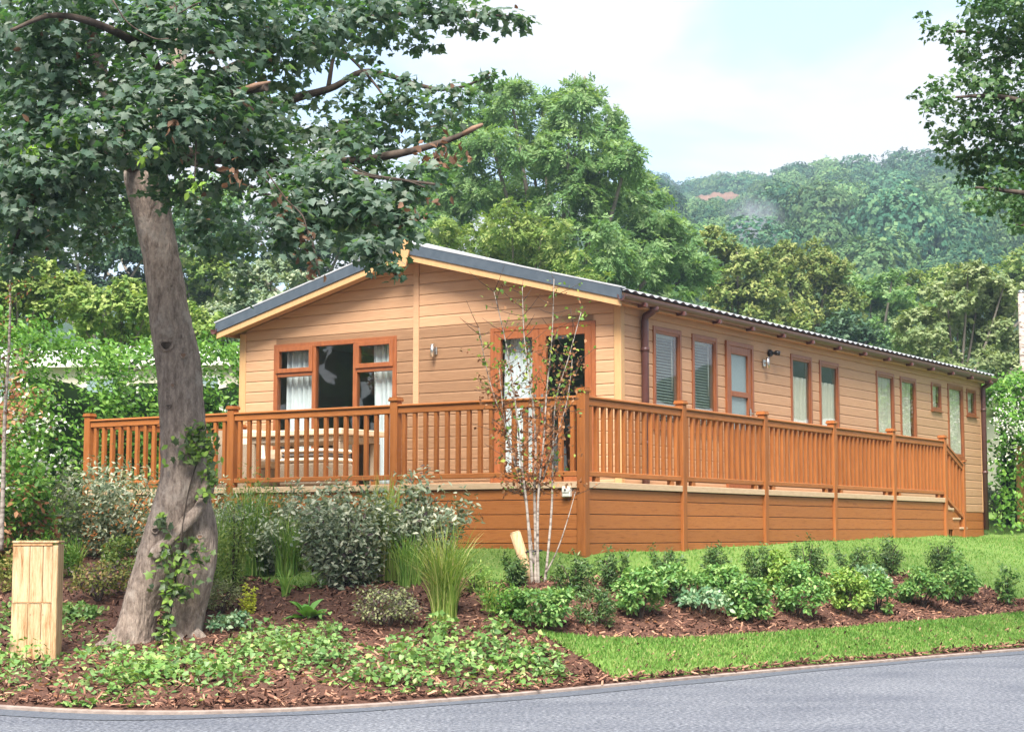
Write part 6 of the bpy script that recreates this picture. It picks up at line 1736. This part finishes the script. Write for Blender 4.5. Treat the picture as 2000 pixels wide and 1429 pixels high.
for xj, yj, s_ in near:
    o = link('hill_tree', hm_[rng.integers(0, 7)], None, None)
    zb_ = float(hill_z(xj, yj))
    o.location = (xj, yj, zb_ + s_*.32); o.scale = (s_ * rng.uniform(.9, 1.15), s_ * rng.uniform(.9, 1.15), s_ * rng.uniform(.9, 1.2)); o.rotation_euler = (0, 0, rng.uniform(0, 6.28))
    tag(o, 'round crowned broadleaf tree in the wood on the far hillside', 'tree', 'trees on the far hillside')
P_, N_, T__, S_, A_ = [], [], [], [], []
for xj, yj, s_ in rest:
    zb_ = float(hill_z(xj, yj)); tone = rng.random()
    p, n_, t_ = dome(330, rng, tone * 40)
    P_.append(p * s_ * np.array([[1, 1, 1.1]]) + np.array([xj, yj, zb_ + s_*.32])); N_.append(n_); T__.append(t_); S_.append(np.full(len(p), s_*.21)); A_.append(np.clip(tone*.8 + rng.random(len(p))*.2, 0, 1))
P_ = np.concatenate(P_); n_ = len(P_)
tag(leaves('far_woodland', P_, np.concatenate(N_), np.concatenate(T__), np.concatenate(S_) * (.7 + .6*rng.random(n_)), CLUMP_S, M['hillwood'], None, rng, var=np.concatenate(A_)), 'mass of distant trees covering the upper hillside', None, None, 'stuff')
print('hill trees', len(near), len(rest))
mb = MB(); V = []; Fc = []
for i in range(40):
    px_ = 1314 + i * 4.3; fade = math.sin(math.pi * (i + .5) / 40) ** .4
    tp_ = at(px_, 386 - .46*i + 2.2*math.sin(i*.9) + 1.2*math.sin(i*2.3), CLY)
    g0 = float(hill_z(tp_.x, CLY)); H_ = max(tp_.z - g0, 1.0) * fade
    V += [(tp_.x, CLY - 6.5, g0 - 2.2), (tp_.x, CLY - 2.5 + .5*math.sin(i*1.7), g0 + H_*.55), (tp_.x, CLY, g0 + H_), (tp_.x, CLY + 8, g0 + 1.2 + H_*.9), (tp_.x, CLY + 20, g0 + 2.0)]
for i in range(39):
    for j in range(4): Fc.append((5*i+j, 5*i+5+j, 5*i+6+j, 5*i+j+1))
o = mb.add(V, Fc, True).build('bare_bank', M['soil'])
tag(o, 'bare reddish earth bank below the crest of the wooded hill', None, None, 'structure')
# trees on the other side of the road, behind the photographer
for i, (x_, y_, s_) in enumerate([(-52, -14, 8), (-46, -2, 9), (-44, 9, 8), (-25, -38, 7), (-13, -44, 8), (0, -40, 7), (13, -43, 8), (26, -38, 7), (40, -40, 8), (54, -30, 7), (-62, -18, 7)]):
    o = link('roadside_tree', hm_[i % 7], None, None, (x_, y_, s_*.32)); o.scale = (s_, s_, s_)
    tag(o, 'round crowned tree across the road, mirrored in the lodge windows', 'tree', 'trees across the road')
# haze over the valley
hz = MB().box(-735, 735, -75, 735, -1.6, 175).build('haze', None)
tag(hz, 'thin summer haze in the valley air', None, None, 'stuff')
m = bpy.data.materials.new('haze_air'); m.use_nodes = True; nt = m.node_tree; nt.nodes.clear()
vo = nt.nodes.new('ShaderNodeVolumePrincipled'); vo.inputs['Density'].default_value = .00065; vo.inputs['Color'].default_value = (.60, .78, 1.0, 1); vo.inputs['Anisotropy'].default_value = .2
oo = nt.nodes.new('ShaderNodeOutputMaterial'); nt.links.new(vo.outputs[0], oo.inputs['Volume'])
hz.data.materials.append(m)
# thin smoke drifting up from the valley
Ysm = 190.0
sc_ = at(1468, 448, Ysm); V, Fc = [], []
for i in range(11):
    a = math.pi * i / 10
    for j in range(20):
        b = 2 * math.pi * j / 20; V.append((math.sin(a)*math.cos(b), math.sin(a)*math.sin(b), math.cos(a)))
for i in range(10):
    for j in range(20): Fc.append((i*20+j, (i+1)*20+j, (i+1)*20+(j+1) % 20, i*20+(j+1) % 20))
so_ = MB().add(V, Fc, True).build('smoke', None, None, sc_); so_.scale = (4.2, 3.0, 4.6); so_.rotation_euler = (0, math.radians(-18), 0)
tag(so_, 'thin grey smoke drifting up in front of the wooded hill', None, None, 'stuff')
m = bpy.data.materials.new('smoke_air'); m.use_nodes = True; nt = m.node_tree; nt.nodes.clear()
vo = nt.nodes.new('ShaderNodeVolumePrincipled'); vo.inputs['Color'].default_value = (.82, .88, 1.0, 1)
tc = nt.nodes.new('ShaderNodeTexCoord'); no = nt.nodes.new('ShaderNodeTexNoise'); no.inputs['Scale'].default_value = 1.5; no.inputs['Detail'].default_value = 3; no.inputs['Distortion'].default_value = .8
rp_ = ramp(nt, [(.38, (0, 0, 0)), (.70, (.5, .5, .5))])
ln_ = nt.nodes.new('ShaderNodeVectorMath'); ln_.operation = 'LENGTH'; fd_ = nt.nodes.new('ShaderNodeMapRange'); fd_.inputs[1].default_value = 1.0; fd_.inputs[2].default_value = .15; ml_ = nt.nodes.new('ShaderNodeMath'); ml_.operation = 'MULTIPLY'
oo = nt.nodes.new('ShaderNodeOutputMaterial')
nt.links.new(tc.outputs['Object'], no.inputs['Vector']); nt.links.new(no.outputs['Fac'], rp_.inputs[0]); nt.links.new(tc.outputs['Object'], ln_.inputs[0]); nt.links.new(ln_.outputs['Value'], fd_.inputs[0]); nt.links.new(fd_.outputs[0], ml_.inputs[0]); nt.links.new(rp_.outputs[0], ml_.inputs[1]); nt.links.new(ml_.outputs[0], vo.inputs['Density']); nt.links.new(vo.outputs[0], oo.inputs['Volume'])
so_.data.materials.append(m)
